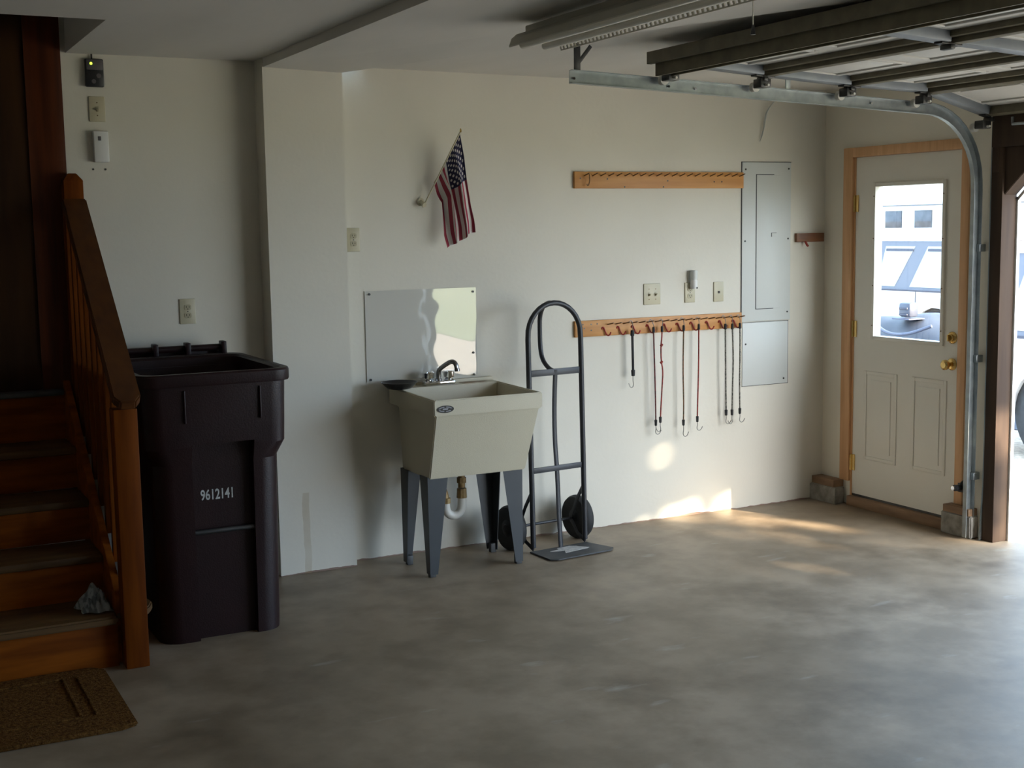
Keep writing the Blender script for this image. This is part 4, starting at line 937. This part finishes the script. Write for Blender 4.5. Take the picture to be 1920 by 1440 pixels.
# slate heap with pale machine box and hose, just outside the entry door glass
t = thing('covered_heap', 'dark slate tarp-covered heap with a pale hose outside the entry door', 'tarp', (9.0, 2.9, -.03))
nh = 30; vs = []; fs = []
for i in range(nh+1):
    for j in range(nh+1):
        u = i/nh*2-1; v = j/nh*2-1
        hgt = .86*(1-abs(u)**3)*(1-abs(v)**6)*(1+.05*math.sin(6*v+2*u)+.03*math.sin(13*v))
        vs.append((9.35+u*.55, 2.75+v*1.45, -.03+.96*max(0, hgt)))
for i in range(nh):
    for j in range(nh):
        a = i*(nh+1)+j; fs.append((a, a+nh+1, a+nh+2, a+1))
MB().faces(vs, fs, .01).build('tarp', M['tarp'], t, smooth=60)
MB().tube([(9.0, 3.32, .83), (8.90, 3.18, .74), (8.87, 2.98, .68), (8.88, 2.75, .69), (8.95, 2.52, .78)], .016, 8, smooth=2).tube([(8.80, 2.78, .62), (8.80, 2.6, .60), (8.80, 2.42, .55)], .014, 8, smooth=2).build('hose', M['hose'], t)
t = thing('machine_housing', 'pale grey box-shaped machine housing on the dark heap outside the door', 'machine', (9.15, 2.96, .72))
MB().box(9.04, 9.16, 2.895, 3.050, .835, .975, .025).build('casing', M['engine'], t)
MB().box(9.028, 9.045, 2.92, 3.03, .905, .93, .006).box(9.028, 9.045, 2.92, 3.03, .85, .868, .006).build('vent', M['car_seam'], t)
MB().box(9.0, 9.20, 2.86, 3.09, .812, .826, .004).build('base_tray', M['hose'], t)

# white outbuilding with a row of square lites
h = thing('white_garage_building', 'white outbuilding with small square windows behind the station wagon', 'building', (27, 19, -.03))
MB().box(25, 31, 10, 28, -.03, 3.6).build('wall', M['siding'], h, smooth=0)
MB().prism([(24.5, 3.55), (31.5, 3.55), (28, 5.6)], 'y', 9.6, 28.4).build('roof', M['siding'], h, smooth=0)
for k in range(5):
    yc = 19.97 - (k-1)*1.07 if False else 21.05 - k*1.07
    f_ = MB().box(24.97, 25.0, yc-.30, yc+.30, 1.57, 2.02, .005).build('window', M['lite'], h)
    MB().box(24.955, 24.975, yc-.34, yc+.34, 2.02, 2.05).box(24.955, 24.975, yc-.34, yc+.34, 1.54, 1.57).build('window_trim', M['siding'], f_)
MB().box(24.98, 25.0, 15, 23, 2.14, 2.165).build('door_header', M['lite'], h)

# tall tree added out of view: crown carved to cut the sun into flecks
cen = Vector((5.56, -3.3, 1.07)) + SUN_TO*30
tr = thing('gobo_tree', 'tall leafy tree added out of view to break up the sun', 'gobo_tree', (cen.x, cen.y, -.03))
MB().tube([(cen.x+.1, cen.y-.2, -.05), (cen.x, cen.y, 3), (cen.x-.1, cen.y, 7), (cen.x, cen.y+.1, cen.z)], [.34, .28, .2, .12], 14, smooth=1).build('trunk', M['bark'], tr)
rng = random.Random(11); vs = []; fs = []
ST = SUN_TO
def passes(p):
    """where the sun ray through p would land in the garage, and how open the crown is there"""
    ty = (p.y-0.0)/ST.y; q = p - ST*ty
    if q.z > 0:
        wx, wz = q.x, q.z
        if 4.30 < wx < 4.575 and -.12 < wz < .030+.030*max(0, (wx-4.34)/.24): return 1
        if 4.625 < wx < 4.99 and -.12 < wz < .022+.048*max(0, 1-((wx-4.77)/.15)**2): return 1
        if (wx-4.238)**2 + (wz-.366)**2 < .034**2 or (wx-4.300)**2 + (wz-.385)**2 < .034**2: return 1
        if 3.60 < wx < 4.34 and wz < .09: return .6
        return .0
    tz = p.z/ST.z; q = p - ST*tz
    if q.y > -1.55 and q.x > 3.9: return .88
    if -2.75 < q.y < -2.35 and q.x > 4.2: return .75
    return 0.0
cnt = 0
while cnt < 13000:
    a = Vector((rng.gauss(0, 1), rng.gauss(0, 1), rng.gauss(0, 1))).normalized()*rng.random()**.45
    p = cen + Vector((a.x*3.3, a.y*2.6, a.z*3.2))
    q5 = p - ST*((p.x-5.56)/ST.x)
    if not (-6.6 < q5.y < -.1 and -.35 < q5.z < 2.45) and rng.random() > .10: continue
    o = passes(p)
    near = o
    d1_ = Vector((rng.gauss(0, 1), rng.gauss(0, 1), rng.gauss(0, 1))).normalized(); d2_ = d1_.orthogonal().normalized()
    s = rng.uniform(.08, .13)
    cnt += 1
    if near == 1: continue
    if 0 < near < 1 and rng.random() < near: continue
    if any(passes(p+dd*s*.6) == 1 for dd in (d1_, -d1_, d2_*.6, d2_*-.6)): continue
    k = len(vs); vs += [p-d1_*s, p+d2_*s*.6, p+d1_*s, p-d2_*s*.6]; fs.append((k, k+1, k+2, k+3))
MB().faces(vs, fs).build('foliage', M['leaf'], tr, smooth=0)
